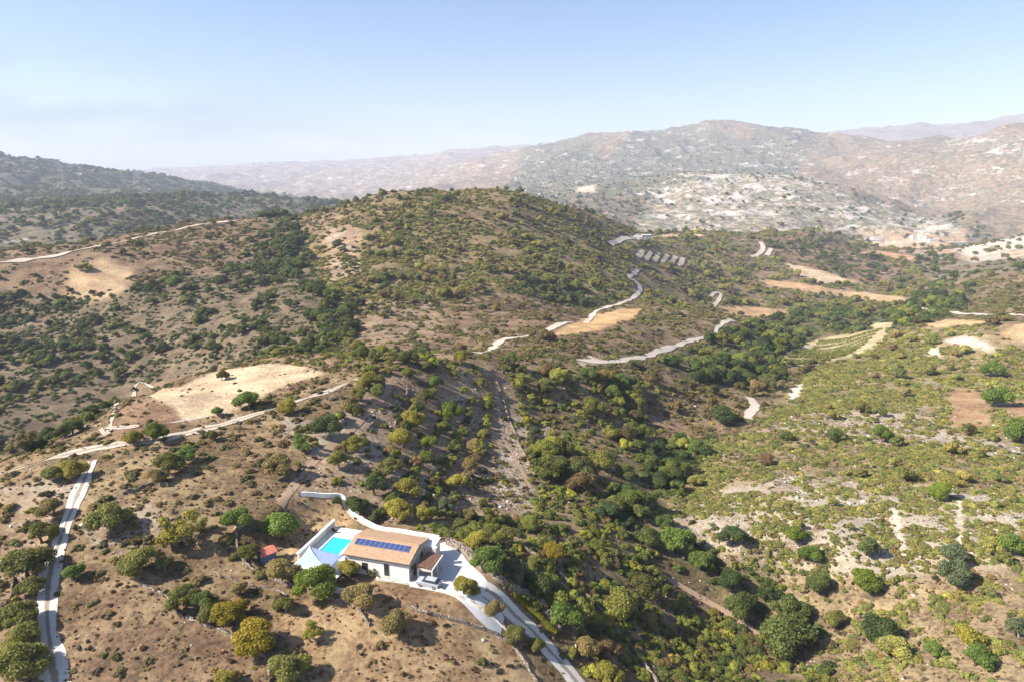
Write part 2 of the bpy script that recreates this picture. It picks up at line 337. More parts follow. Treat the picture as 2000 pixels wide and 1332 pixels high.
region('straw_field', [(540,1180),(700,1150),(930,1170),(1040,1260),(1060,1400),(640,1400),(560,1250)], 60, 180, 8, (.27,.180,.105), .06, .4, 0, .07, 'dry', .8, .7)
region('bank_by_house', [(740,1135),(820,1140),(900,1160),(985,1210),(990,1235),(900,1200),(760,1165)], 70, 180, 3, (.215,.140,.088), .04, .1, 0, .05, 'dry', .8, .3)
region('garden', [(560,985),(660,970),(700,1020),(600,1060),(560,1090)], 80, 200, 4, (.42,.29,.165), .1, .1, 0, .05, 'dry', .8, .8)
region('ridge_brown', [(190,850),(270,762),(345,755),(352,822),(420,812),(480,800),(300,850),(200,872)], 110, 260, 4, (.215,.135,.09), .12, .2, .02, .10, 'dry', 1, .3)
region('ridge_far_side', [(440,700),(620,690),(960,690),(960,712),(800,712),(690,735),(620,728),(520,708)], 200, 300, 4, (.19,.13,.085), .1, .4, .12, .5, 'ravine')
region('orchard_gap', [(1232,484),(1290,482),(1350,512),(1345,526),(1240,516)], 550, 1400, 1, (.16,.125,.075), .0, .3, 0, .0, 'scrub')
FIELDS = {
 'pale_field': ([(345,757),(420,726),(520,709),(600,716),(637,729),(590,742),(520,768),(480,792),(420,812),(356,824),(338,797),(282,768),(300,757)], 110, 300, (.50,.39,.27)),
 'tan_a': ([(1072,657),(1115,632),(1160,613),(1205,603),(1258,602),(1240,622),(1180,638),(1120,652)], 300, 600, (.47,.31,.165)),
 'tan_b': ([(1410,597),(1470,600),(1530,606),(1545,615),(1480,622),(1425,612)], 450, 1000, (.44,.29,.165)),
 'tan_c': ([(1478,547),(1560,553),(1640,566),(1762,580),(1772,592),(1700,588),(1600,574),(1500,560)], 650, 1300, (.46,.32,.20)),
 'tan_d': ([(1533,516),(1580,523),(1650,543),(1690,558),(1610,555),(1550,537)], 700, 1500, (.52,.42,.30)),
 'tan_e': ([(1800,632),(1850,624),(1930,628),(1900,637),(1820,640)], 350, 760, (.46,.33,.19)),
 'tan_f': ([(1950,655),(1990,632),(2100,625),(2100,668),(2000,668)], 300, 760, (.46,.33,.19)),
 'tan_g': ([(1700,632),(1745,628),(1740,642),(1705,645)], 350, 800, (.50,.40,.26)),
 'vineyard': ([(1512,716),(1535,690),(1590,668),(1640,655),(1735,638),(1728,664),(1680,692),(1600,716)], 340, 720, (.40,.35,.22)),
 'scar_a': ([(1840,665),(1880,655),(1930,668),(1950,685),(1900,680)], 250, 640, (.55,.50,.42)),
 'scar_b': ([(1810,680),(1835,678),(1838,696),(1812,698)], 250, 640, (.52,.47,.40)),
 'scar_c': ([(1543,785),(1548,760),(1572,747),(1575,760),(1560,783)], 200, 640, (.60,.56,.50)),
 'scar_d': ([(1120,705),(1150,692),(1165,696),(1180,708),(1140,714)], 240, 520, (.50,.42,.34)),
 'scar_e': ([(1735,990),(1748,988),(1765,1040),(1772,1085),(1758,1085),(1745,1040)], 90, 260, (.58,.52,.43)),
 'scar_f': ([(1868,975),(1882,973),(1885,1040),(1882,1075),(1870,1070)], 90, 260, (.56,.50,.42)),
 'scar_g': ([(1210,468),(1235,460),(1268,458),(1275,470),(1240,476)], 700, 1200, (.48,.42,.35)),
 'hut_field': ([(1130,365),(1160,362),(1165,376),(1125,376)], 2000, 6000, (.60,.56,.50)),
 'pale_line': ([(1285,459),(1370,457),(1372,462),(1285,464)], 700, 1700, (.52,.43,.30)),
 'village_yard': ([(1690,470),(1800,468),(1810,476),(1700,480)], 1400, 2700, (.50,.43,.36)),
 'brown_flat': ([(1640,500),(1700,488),(1790,500),(1770,522),(1700,520)], 1200, 2200, (.44,.28,.19)),
}
def inpoly(px, py, poly):
    c = np.zeros(px.shape, bool); n = len(poly)
    for i in range(n):
        x1, y1 = poly[i]; x2, y2 = poly[(i+1) % n]
        if y1 == y2: continue
        c ^= ((py < y1) != (py < y2)) & (px < (x2-x1)*(py-y1)/(y2-y1)+x1)
    return c
def classify(x, y, z, jitter=True):
    px, py = project(x, y, z); r = np.hypot(x, y)
    sc = np.maximum(r/14, 2.5)
    jx = fbm(x/sc, y/sc, 41, 3)*2.2; jy = fbm(x/sc, y/sc, 57, 3)*1.3
    rid = np.zeros(x.shape, int)
    for i, n in enumerate(RN):
        R = REG[n]; m = (r >= R['r0']) & (r < R['r1'])
        if R['poly'] is not BIG: m &= inpoly(px+jx*R['jit'], py+jy*R['jit'], R['poly'])
        rid[m] = i
    return rid, px, py, r, jx, jy
def field_mask(px, py, r, jx, jy):
    fid = np.full(px.shape, -1)
    for i, (n, (poly, r0, r1, c)) in enumerate(FIELDS.items()):
        k = (0 if n.startswith('strip') else 1.5) if r0 > 500 else 3
        m = (r >= r0) & (r < r1) & inpoly(px+jx*k, py+jy*k, poly); fid[m] = i
    return fid
# ------------------------------------------------------------------ house pad, set level before anything is built
pz = float(hit1(800, 1136).z)
O_ = onplane(800, 1136, pz)                                # front right foot of the house
E_ = onplane(800-128*1.0, 1136-22, pz)                    # direction of the front wall
HANG = math.atan2(O_.y-E_.y, O_.x-E_.x)
ux = Vector((math.cos(HANG), math.sin(HANG), 0)); uy = Vector((-math.sin(HANG), math.cos(HANG), 0))
def local(x, y, z=0): return O_ + ux*x + uy*y + Vector((0, 0, z))
hc = local(-7, 4.5)
for lx, ly, ri, ro in ((-4, 5, 9.5, 17), (-16, 5, 10.5, 18), (5, 6, 6, 15)):
    q_ = local(lx, ly); PADS.append((q_.x, q_.y, ri, ro, pz))

# ------------------------------------------------------------------ ground mesh
def ground_material():
    t = NT('dry_earth'); P1 = t.pos(); r_ = t.attr('stone').outputs['Fac']; sc = t.attr('scrub').outputs['Fac']; far = t.attr('far').outputs['Fac']; st = t.attr('straw').outputs['Fac']
    tone = t.attr('tone').outputs['Color']
    nA = t.noise(P1, .09, 6, .6); nB = t.noise(P1, 1.3, 6, .65); nC = t.noise(P1, .012, 7, .6); nD = t.noise(P1, .35, 7, .7)
    c = t.mix(t.ramp(nA, .30, .70), t.mix(1, tone, (.74, .70, .66), 'MULTIPLY'), t.mix(1, tone, (1.3, 1.28, 1.2), 'MULTIPLY'))
    c = t.mix(t.ramp(nB, .38, .64), t.mix(1, c, (.66, .64, .62), 'MULTIPLY'), t.mix(1, c, (1.24, 1.22, 1.15), 'MULTIPLY'))
    c = t.mix(t.math('MULTIPLY', far, t.ramp(nC, .35, .65)), c, t.mix(1, c, (1.12, .93, .82), 'MULTIPLY'))
    # dead grass
    g = t.math('MULTIPLY', st, t.ramp(t.math('ADD', t.math('MULTIPLY', nD, .6), t.math('MULTIPLY', nA, .5)), .50, .66))
    c = t.mix(g, c, (.42, .31, .165))
    # dark litter and low heath
    s1 = t.ramp(t.noise(P1, .8, 5, .7), t.math('MULTIPLY_ADD', sc, -.24, .70), t.math('MULTIPLY_ADD', sc, -.24, .76))
    s2n = t.noise(P1, .055, 8, .75)
    s2 = t.ramp(s2n, t.math('MULTIPLY_ADD', sc, -.22, .62), t.math('MULTIPLY_ADD', sc, -.22, .68))
    sm = t.math('ADD', t.math('MULTIPLY', s1, t.math('SUBTRACT', 1.0, far)), t.math('MULTIPLY', s2, far))
    c = t.mix(t.math('MULTIPLY', sm, .8), c, t.mix(far, (.085, .065, .04), (.085, .095, .055)))
    # pale stones near, limestone outcrops and terrace banks far (following the contours)
    v = t.node('ShaderNodeTexVoronoi'); v.inputs['Scale'].default_value = 1.5; t.l.new(P1, v.inputs['Vector'])
    k1 = t.math('MULTIPLY', t.ramp(v.outputs['Distance'], .42, .30), t.ramp(nD, t.math('MULTIPLY_ADD', r_, -.36, .74), t.math('MULTIPLY_ADD', r_, -.36, .80)))
    P2 = t.pos((.009, .009, .03)); n2 = t.noise(P2, 1.0, 9, .72); P3 = t.pos((.03, .03, .07)); n3 = t.noise(P3, 1.0, 7, .75)
    nn = t.math('ADD', t.math('MULTIPLY', n2, .55), t.math('MULTIPLY', n3, .45))
    k2 = t.ramp(nn, t.math('MULTIPLY_ADD', r_, -.18, .625), t.math('MULTIPLY_ADD', r_, -.18, .665))
    km = t.math('ADD', t.math('MULTIPLY', k1, t.math('SUBTRACT', 1.0, far)), t.math('MULTIPLY', k2, t.math('MAXIMUM', far, .35)), clamp=True)
    fm = t.attr('field').outputs['Fac']
    km = t.math('MULTIPLY', km, t.math('SUBTRACT', 1.0, t.math('MULTIPLY', fm, .8)))
    c = t.mix(km, c, t.mix(nB, (.38, .33, .27), (.56, .50, .42)))
    t.color(c); t.b.inputs['Roughness'].default_value = .95; t.b.inputs['Specular IOR Level'].default_value = .1
    h = t.math('ADD', t.math('MULTIPLY', nB, .35), t.math('ADD', t.math('MULTIPLY', k1, .35), t.math('MULTIPLY', sm, .3)))
    t.bump(h, .6, .5)
    return t.m
def grid_ground():
    az = np.concatenate([np.linspace(-1.15, -.84, 60)[:-1], np.linspace(-.84, .84, 700), np.linspace(.84, 1.15, 60)[1:]])
    rr = np.exp(np.linspace(math.log(42), math.log(16500), 1000))
    X = np.sin(az)[:, None]*rr; Y = np.cos(az)[:, None]*rr; Z = ground(X, Y)
    rid, px, py, r, jx, jy = classify(X, Y, Z); fid = field_mask(px, py, r, jx, jy)
    def table(key): return np.array([REG[n][key] for n in RN], float)[rid]
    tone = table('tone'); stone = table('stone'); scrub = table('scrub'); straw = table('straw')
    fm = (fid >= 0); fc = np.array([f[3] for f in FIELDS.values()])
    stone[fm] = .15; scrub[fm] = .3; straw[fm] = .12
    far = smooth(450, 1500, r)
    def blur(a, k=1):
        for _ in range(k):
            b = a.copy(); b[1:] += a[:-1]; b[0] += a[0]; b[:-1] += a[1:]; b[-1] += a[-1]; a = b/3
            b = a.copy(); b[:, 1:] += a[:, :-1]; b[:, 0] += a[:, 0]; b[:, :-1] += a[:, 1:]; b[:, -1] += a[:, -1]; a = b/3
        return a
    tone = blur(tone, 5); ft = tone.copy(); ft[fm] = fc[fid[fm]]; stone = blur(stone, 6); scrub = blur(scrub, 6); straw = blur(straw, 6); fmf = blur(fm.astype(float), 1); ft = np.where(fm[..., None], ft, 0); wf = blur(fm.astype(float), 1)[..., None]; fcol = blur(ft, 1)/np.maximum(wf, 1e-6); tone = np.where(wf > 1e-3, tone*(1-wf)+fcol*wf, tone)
    na, nr = X.shape; me = bpy.data.meshes.new('ground')
    idx = np.arange(na*nr).reshape(na, nr)
    f = np.stack([idx[:-1, :-1], idx[:-1, 1:], idx[1:, 1:], idx[1:, :-1]], -1).reshape(-1, 4)[:, ::-1]
    me.vertices.add(na*nr); me.vertices.foreach_set('co', np.stack([X, Y, Z], -1).ravel())
    me.loops.add(f.size); me.loops.foreach_set('vertex_index', f.ravel())
    me.polygons.add(len(f)); me.polygons.foreach_set('loop_start', np.arange(0, f.size, 4)); me.polygons.foreach_set('loop_total', np.full(len(f), 4))
    me.polygons.foreach_set('use_smooth', np.ones(len(f), bool))
    me.update()
    a = me.attributes.new('tone', 'FLOAT_COLOR', 'POINT'); a.data.foreach_set('color', np.concatenate([tone, np.ones(tone.shape[:2]+(1,))], -1).ravel())
    for n, v in (('stone', stone), ('scrub', scrub), ('far', far), ('field', fmf), ('straw', straw)):
        a = me.attributes.new(n, 'FLOAT', 'POINT'); a.data.foreach_set('value', v.ravel())
    o = link('ground', me, None, ground_material(), kind='structure')
    return o
grid_ground()

# ------------------------------------------------------------------ roads and tracks, laid on the ground
def road_mat(name, pale, mid, rut=True, n=1.0):
    t = NT(name); u = t.attr('across').outputs['Fac']; p = t.pos(); a = t.noise(p, .5*n, 6, .7); b = t.noise(p, 3*n, 5)
    c = t.mix(b, tuple(v*.85 for v in pale), tuple(min(.85, v*1.12) for v in pale))
    e = t.math('ABSOLUTE', u)
    if rut:
        m = t.ramp(t.math('ADD', e, t.math('MULTIPLY', t.math('SUBTRACT', a, .5), .7)), .30, .12)
        c = t.mix(t.math('MULTIPLY', m, .8), c, t.mix(b, mid, tuple(v*.7 for v in mid)))
    m2 = t.ramp(t.math('ADD', e, t.math('MULTIPLY', t.math('SUBTRACT', a, .5), .9)), .80, 1.08)
    c = t.mix(m2, c, (.24, .165, .105)); t.color(c); t.bump(b, .3, .05)
    return t.m
M_track = road_mat('white_gravel', (.60, .55, .47), (.27, .19, .12))
M_dirt = road_mat('pale_dirt', (.50, .42, .33), (.28, .20, .13))
M_drive = road_mat('concrete_drive', (.70, .67, .63), (.5, .48, .42), False)
M_path = road_mat('brown_dirt', (.34, .23, .15), (.24, .16, .10), False)
M_fardirt = road_mat('pale_dirt_far', (.52, .44, .35), (.28, .20, .13), False)
ROADS = []
def catmull(P, step):
    out = []
    for i in range(len(P)-1):
        p0, p1, p2, p3 = P[max(i-1, 0)], P[i], P[i+1], P[min(i+2, len(P)-1)]
        n = max(2, int((p2-p1).length/step))
        for k in range(n):
            t = k/n; out.append(.5*((2*p1)+(p2-p0)*t+(2*p0-5*p1+4*p2-p3)*t*t+(3*p1-p0-3*p2+p3)*t**3))
    out.append(P[-1]); return out
def road(name, pts, width, mat, kind='structure', wvar=.12, nx=6, lift=0.05, **k):
    W3 = [hit1(x, y) for x, y in pts]; W3 = [Vector((w.x, w.y, 0)) for w in W3]
    step = max(.8, W3[0].length/220); C = catmull(W3, step); ROADS.append((np.array([(c.x, c.y) for c in C]), width/2))
    vs = []; ac = []
    for i, c in enumerate(C):
        d = (C[min(i+2, len(C)-1)]-C[max(i-2, 0)]).normalized(); s = Vector((d.y, -d.x, 0))
        w = width/2*(1+wvar*float(fbm(np.array([c.x/6]), np.array([c.y/6]), 5, 2)[0])*2)
        for j in range(nx+1):
            u = j/nx*2-1; vs.append(c+s*u*w); ac.append(u)
    A_ = np.array([(v.x, v.y) for v in vs]); z = ground(A_[:, 0], A_[:, 1]); r = np.hypot(A_[:, 0], A_[:, 1])
    z = z + lift + np.maximum(0, r-110)*.0009
    f = []
    for i in range(len(C)-1):
        for j in range(nx):
            a = i*(nx+1)+j; f.append((a, a+1, a+nx+2, a+nx+1))
    me = bpy.data.meshes.new(name); me.from_pydata(np.c_[A_, z].tolist(), [], f)
    at = me.attributes.new('across', 'FLOAT', 'POINT'); at.data.foreach_set('value', ac)
    if me.polygons[0].normal.z < 0: me.flip_normals()
    for p in me.polygons: p.use_smooth = True
    return link(name, me, None, mat, kind=kind, **k)
road('gravel_track', [(118,1400),(108,1332),(98,1260),(92,1185),(100,1110),(119,1050),(142,990),(161,945),(178,900)], 2.9, M_track, wvar=.22)
road('ridge_track', [(-60,945),(40,915),(120,890),(200,872),(300,860),(370,845),(440,828),(520,803),(570,787),(630,768),(675,750),(702,739)], 1.7, M_dirt, wvar=.9)
road('field_path', [(195,838),(222,808),(262,768),(300,757)], .9, M_dirt, wvar=.8)
road('field_edge_path', [(205,836),(260,833),(330,826),(400,814),(450,806)], .9, M_dirt, wvar=1.0)
road('terrace_path', [(545,985),(575,948),(600,915),(632,885),(668,858),(705,820),(745,778),(762,748)], 2.0, M_path)
road('terrace_path', [(968,742),(975,800),(985,860),(1010,900),(1040,960)], 1.3, M_path)
road('driveway', [(948,1150),(995,1190),(1030,1222),(1066,1262),(1100,1300),(1135,1345),(1160,1400)], 3.4, M_track, wvar=.05, lift=.09)
road('garden_path', [(672,974),(684,996),(704,1014),(730,1028),(765,1038)], 1.7, M_dirt, lift=.07)
road('shed_path', [(640,1018),(618,1042),(592,1066),(566,1092)], 1.1, M_path)
road('hill_track', [(930,690),(975,668),(1010,660),(1060,650),(1110,630),(1160,613),(1210,594),(1242,578),(1250,563),(1240,549),(1228,543),(1246,527)], 3.6, M_fardirt, wvar=.35)
road('valley_track', [(1120,702),(1180,707),(1230,702),(1280,689),(1330,673),(1362,663),(1395,655),(1402,640),(1432,626)], 3.6, M_fardirt, wvar=.35)
road('crest_track', [(-60,520),(0,514),(60,508),(130,495),(200,480),(262,467),(330,453),(390,440),(450,433),(512,427)], 3.2, M_fardirt, wvar=.8)
road('spur_track', [(1485,474),(1490,486),(1482,497),(1468,503)], 7, M_fardirt)
road('spur_track', [(1506,487),(1498,500)], 7, M_fardirt)
road('bottom_track', [(1460,818),(1466,804),(1474,796),(1470,784),(1462,776)], 4.0, M_fardirt)
M_strip = road_mat('ploughed_strip', (.56, .45, .31), (.5, .4, .3), False)
for k in range(6):
    x0 = 1244+k*16; y0 = 496+k*3
    road('field_strip', [(x0+12, y0-6), (x0+7, y0+2), (x0+1, y0+9)], 5.0, M_strip, wvar=.3, lift=.1)
road('far_road', [(1795,603),(1830,607),(1870,613),(1930,616),(2000,617),(2080,620)], 5, M_fardirt)
road('saddle_track', [(1192,478),(1215,468),(1245,463),(1272,464)], 6, M_fardirt)
road('terrace_track', [(1285,1118),(1340,1150),(1400,1185),(1450,1215),(1485,1243)], 1.5, M_path)
road('winding_track', [(1388,580),(1402,572),(1408,578),(1400,592),(1392,600)], 4.0, M_fardirt)

# patches laid level: the yard beside the house
def patch(name, pts, mat, z=None, lift=.05, **k):
    W3 = [onplane(x, y, pz) if z is None else onplane(x, y, z) for x, y in pts]
    me = bpy.data.meshes.new(name); bm = bmesh.new()
    vs = [bm.verts.new((w.x, w.y, 0)) for w in W3]; bm.faces.new(vs)
    bmesh.ops.triangulate(bm, faces=bm.faces[:])
    bmesh.ops.subdivide_edges(bm, edges=bm.edges[:], cuts=5, use_grid_fill=True)
    A_ = np.array([(v.co.x, v.co.y) for v in bm.verts]); g = ground(A_[:, 0], A_[:, 1])
    for v, h in zip(bm.verts, g): v.co.z = h+lift
    bmesh.ops.recalc_face_normals(bm, faces=bm.faces[:])
    bm.to_mesh(me); bm.free()
    if me.polygons[0].normal.z < 0: me.flip_normals()
    return link(name, me, None, mat, kind='structure', **k)
t_ = NT('yard_gravel'); n_ = t_.noise(t_.pos(), .6, 6, .7); t_.color(t_.mix(n_, (.50, .49, .47), (.66, .65, .62))); M_yard = t_.m
patch('yard', [(842,1066),(868,1058),(892,1068),(915,1098),(950,1130),(985,1165),(975,1192),(930,1180),(880,1160),(800,1145),(800,1125)], M_yard)
# ------------------------------------------------------------------ foliage
rs = np.random.RandomState(7)
def leaf_material(name, gloss=.25):
    t = NT(name); tint = t.attr('tint', 'INSTANCER').outputs['Color']; v = t.attr('leafvar').outputs['Fac']
    c = t.mix(v, t.mix(1, tint, (.62, .66, .66), 'MULTIPLY'), t.mix(1, tint, (1.5, 1.38, 1.2), 'MULTIPLY'))
    t.color(c); t.b.inputs['Roughness'].default_value = .6; t.b.inputs['Specular IOR Level'].default_value = gloss
    tr = t.node('ShaderNodeBsdfTranslucent'); t.l.new(c, tr.inputs[0]); mx = t.node('ShaderNodeMixShader'); mx.inputs[0].default_value = .42
    t.l.new(t.b.outputs[0], mx.inputs[1]); t.l.new(tr.outputs[0], mx.inputs[2]); t.l.new(mx.outputs[0], t.n['Material Output'].inputs[0])
    return t.m
M_leaf = leaf_material('leaves'); M_dryleaf = leaf_material('dry_leaves', .05)
M_bark = plain('bark', (.12, .09, .065), .4, 6, bump=.5)
M_trunkpale = plain('pale_bark', (.30, .25, .20), .3, 6, bump=.4)
def mesh_np(name, V, Fq, var=None, mat=None, smooth_=False):
    me = bpy.data.meshes.new(name); k = Fq.shape[1]
    me.vertices.add(len(V)); me.vertices.foreach_set('co', np.asarray(V, float).ravel())
    me.loops.add(Fq.size); me.loops.foreach_set('vertex_index', Fq.ravel().astype(np.int32))
    me.polygons.add(len(Fq)); me.polygons.foreach_set('loop_start', np.arange(0, Fq.size, k)); me.polygons.foreach_set('loop_total', np.full(len(Fq), k))
    me.update()
    if var is not None:
        a = me.attributes.new('leafvar', 'FLOAT', 'POINT'); a.data.foreach_set('value', var)
    if mat: me.materials.append(mat)
    return me
_bm = bmesh.new(); bmesh.ops.create_icosphere(_bm, subdivisions=2, radius=1)
ICO_V = np.array([v.co[:] for v in _bm.verts]); ICO_F = np.array([[v.index for v in f.verts] for f in _bm.faces]); _bm.free()
def crown_mesh(name, seed, nleaf, leaf, form, mat, height=.8, core=.78):
    """a crown one metre across made of leaf clumps round several boughs, over an inner mass of twigs"""
    r = np.random.RandomState(seed)
    if form == 'tree':
        nl = 11; L = []
        for i in range(nl):
            a = r.rand()*6.28; q = math.sqrt(r.rand())*.36; rad = .09+r.rand()*.14
            zc = .16+.80*(height-.3)*(1-(q/.45)**2)*(.45+.55*r.rand())
            L.append((math.cos(a)*q, math.sin(a)*q, zc+rad*.3, rad))
        L.append((0, 0, height*.55, .24))
    elif form == 'open':
        nl = 13; L = []
        for i in range(nl):
            a = i*2.4+r.rand(); q = .1+.30*r.rand(); rad = .08+r.rand()*.09
            L.append((math.cos(a)*q, math.sin(a)*q, .26+(height-.36)*r.rand(), rad))
    elif form == 'tuft':
        L = [(r.randn()*.14, r.randn()*.14, .12+r.rand()*.1, .16+r.rand()*.1) for i in range(4)]
    else:
        nl = 9; L = []
        for i in range(nl):
            a = r.rand()*6.28; q = math.sqrt(r.rand())*.40; rad = .08+r.rand()*.15
            L.append((math.cos(a)*q, math.sin(a)*q, (height-.2)*(1-(q/.5)**1.5)*(.3+.6*r.rand()), rad))
        L.append((0, 0, height*.3, .2))
    L = np.array(L); w = L[:, 3]**2; w /= w.sum()
    n0 = nleaf*2; li = r.choice(len(L), n0, p=w)
    d = r.randn(n0, 3); d[:, 2] += .25; d /= np.linalg.norm(d, axis=1)[:, None]
    C = L[li, :3]+d*(L[li, 3]*(.72+.40*r.rand(n0)))[:, None]*np.array([1, 1, .9])
    # keep the outer ones
    D = np.linalg.norm(C[:, None]-L[None, :, :3], axis=2)/L[None, :, 3]; D[np.arange(n0), li] = 9
    ok = (D.min(1) > .72) & (C[:, 2] > (.03 if form in ('bush', 'tuft') else .12)); C = C[ok][:nleaf]; d = d[ok][:nleaf]; li = li[ok][:nleaf]; n = len(C)
    nrm = d*.8+r.randn(n, 3)*.6; nrm /= np.linalg.norm(nrm, axis=1)[:, None]
    t1 = np.cross(nrm, r.randn(n, 3)); t1 /= np.linalg.norm(t1, axis=1)[:, None]; t2 = np.cross(nrm, t1)
    s = leaf*(.55+.9*r.rand(n))[:, None]; s2 = s*(.5+.5*r.rand(n))[:, None]
    V = np.stack([C-t1*s-t2*s2*.3, C+t2*s2-t1*s*.2, C+t1*s+t2*s2*.2, C-t2*s2+t1*s*.1], 1).reshape(-1, 3)
    Fq = np.arange(4*n).reshape(-1, 4)
    lobe = r.rand(len(L)); var = np.clip(.5*r.rand(n)+.5*lobe[li]+.15*r.randn(n), 0, 1)
    var = np.repeat(var, 4)
    if core:
        V = [V]; T = [Fq[:, [0, 1, 2]], Fq[:, [0, 2, 3]]]; k = 4*n; va = [var]
        for (x, y, z, rad), lv in zip(L, lobe):
            rr = rad*core*(1+.16*r.randn(len(ICO_V)))[:, None]
            V.append(ICO_V*rr*np.array([1, 1, .9])+(x, y, max(z, .02))); T.append(ICO_F+k); k += len(ICO_V); va.append(np.full(len(ICO_V), .25+.3*lv))
        V = np.concatenate(V); Fq = np.concatenate(T); var = np.concatenate(va)
    return mesh_np(name, V, Fq, var, mat)
def trunk_mesh(name, seed, h=.42, rad=.035, mat=None, limbs=5):
    r = random.Random(seed); mb = MB()
    lean = (r.uniform(-.06, .06), r.uniform(-.06, .06))
    top = (lean[0], lean[1], h*.5)
    mb.tube([(0, 0, -.05), (lean[0]*.3, lean[1]*.3, h*.2), top], [rad*1.5, rad, rad*.8], 7)
    for i in range(limbs):
        a = i*6.283/limbs+r.uniform(-.4, .4); q = r.uniform(.16, .30); z = h*r.uniform(.95, 1.5)
        mb.tube([top, (top[0]+math.cos(a)*q*.45, top[1]+math.sin(a)*q*.45, h*.5+(z-h*.5)*.5), (math.cos(a)*q, math.sin(a)*q, z)], [rad*.7, rad*.45, rad*.2], 5)
    me = mb.mesh(name); me.materials.append(mat or M_bark); return me
TREE_HI = [crown_mesh('crown', 10+i, 4200, .023, 'tree', M_leaf, .80+.05*(i % 3)) for i in range(6)]
OPEN_HI = [crown_mesh('crown', 30+i, 2800, .022, 'open', M_leaf, .80, .55) for i in range(4)]
BUSH_HI = [crown_mesh('shrub', 50+i, 2200, .027, 'bush', M_leaf, .52+.06*(i % 3)) for i in range(6)]
TRUNKS = [trunk_mesh('trunk', i, mat=M_bark if i % 2 else M_trunkpale) for i in range(4)]
# simpler plants for the woods and heath
lib = {}
def library(key, meshes):
    c = bpy.data.collections.new(key)
    for i, me in enumerate(meshes):
        o = bpy.data.objects.new('%s_%02d' % (key, i), me); c.objects.link(o)
    lib[key] = c
library('wood_lib', [crown_mesh('wood', 70+i, 950, .045, 'tree', M_leaf, .78+.04*(i % 3), .82) for i in range(6)])
library('bush_lib', [crown_mesh('heath', 90+i, 420, .056, 'bush', M_leaf, .50+.07*(i % 3), .80) for i in range(6)])
library('tuft_lib', [crown_mesh('tuft', 110+i, 60, .13, 'tuft', M_dryleaf, .5, .0) for i in range(4)])
def rock_mesh(seed):
    r = np.random.RandomState(seed); V = ICO_V*(1+.22*r.randn(len(ICO_V), 1))*np.array([.5, .38, .26]); V[:, 2] += .08
    return mesh_np('rock', V, ICO_F, None, M_rock)
M_rock = plain('limestone', (.50, .45, .38), .25, 1.5, bump=.3)
library('rock_lib', [rock_mesh(130+i) for i in range(4)])

PAL = {   # tint sets (linear), with weights
 'dark':   [((.055,.075,.024),4), ((.075,.090,.027),3), ((.100,.105,.034),2), ((.042,.060,.024),2)],
 'wood':   [((.055,.080,.024),4), ((.085,.105,.030),3), ((.13,.14,.034),1.5), ((.035,.055,.022),2)],
 'ravine': [((.085,.100,.030),4), ((.130,.140,.035),4), ((.060,.078,.028),2.5), ((.125,.100,.050),2), ((.18,.18,.035),1)],
 'olive':  [((.100,.100,.042),4), ((.130,.125,.045),3), ((.075,.082,.038),3), ((.12,.095,.055),2)],
 'scrub':  [((.135,.140,.046),5), ((.165,.160,.050),3), ((.075,.090,.030),3), ((.12,.098,.055),2)],
 'green':  [((.155,.160,.056),5), ((.130,.140,.050),4), ((.180,.172,.058),2), ((.100,.115,.048),2), ((.16,.13,.075),1.5)],
 'dry':    [((.125,.105,.050),4), ((.100,.095,.042),3), ((.135,.112,.062),3), ((.075,.080,.035),2), ((.17,.16,.045),1)],
 'tuft':   [((.30,.21,.11),4), ((.20,.13,.075),3), ((.13,.095,.06),3), ((.36,.27,.15),2)],
}
def tints(pal, n):
    p = PAL[pal]; w = np.array([q[1] for q in p], float); w /= w.sum(); k = rs.choice(len(p), n, p=w)
    c = np.array([q[0] for q in p])[k]
    return c*np.array([2.05, 1.95, 1.65] if pal != 'tuft' else [1, 1, 1])*np.exp(rs.randn(n, 1)*.17)*(1+rs.randn(n, 3)*.04), k
# horizon of the nearer land seen from the camera, to leave out what stands in dead ground
VA = np.linspace(-.95, .95, 500); VL = np.exp(np.linspace(math.log(45), math.log(9000), 500))
_g = (CZ-ground(np.sin(VA)[:, None]*VL, np.cos(VA)[:, None]*VL))/VL
VIS = np.minimum.accumulate(_g, axis=1); del _g
def seen(x, y, z, slack=.01):
    r = np.hypot(x, y); a = np.arctan2(x, y)
    i = np.clip(((a+.95)/1.9*499).astype(int), 0, 499); j = np.clip(((np.log(r)-math.log(45))/(math.log(9000)-math.log(45))*499).astype(int)-2, 0, 499)
    return (CZ-z)/r < VIS[i, j]+slack
def near_road(x, y, m=.3):
    bad = np.zeros(x.shape, bool)
    for C, hw in ROADS:
        b = (x > C[:, 0].min()-8) & (x < C[:, 0].max()+8) & (y > C[:, 1].min()-8) & (y < C[:, 1].max()+8)
        if not b.any(): continue
        i = np.where(b)[0]; d = np.full(len(i), 1e9)
        for c in C: d = np.minimum(d, (x[i]-c[0])**2+(y[i]-c[1])**2)
        bad[i[d < (hw+m)**2]] = True
    return bad
def sector(r0, r1, lam, amax=.80):
    n = int(amax*(r1*r1-r0*r0)*lam); r = np.sqrt(r0*r0+rs.rand(n)*(r1*r1-r0*r0)); a = (rs.rand(n)*2-1)*amax
    return np.sin(a)*r, np.cos(a)*r
def table(key, rid): return np.array([REG[n][key] for n in RN], float)[rid]
palnames = list(PAL); palid = np.array([palnames.index(REG[n]['pal']) for n in RN])
KEEP = []                                            # (x, y, radius): kept clear
def clear_of(x, y, extra=0):
    ok = np.ones(x.shape, bool)
    for cx, cy_, cr in KEEP: ok &= (x-cx)**2+(y-cy_)**2 > (cr+extra)**2
    return ok
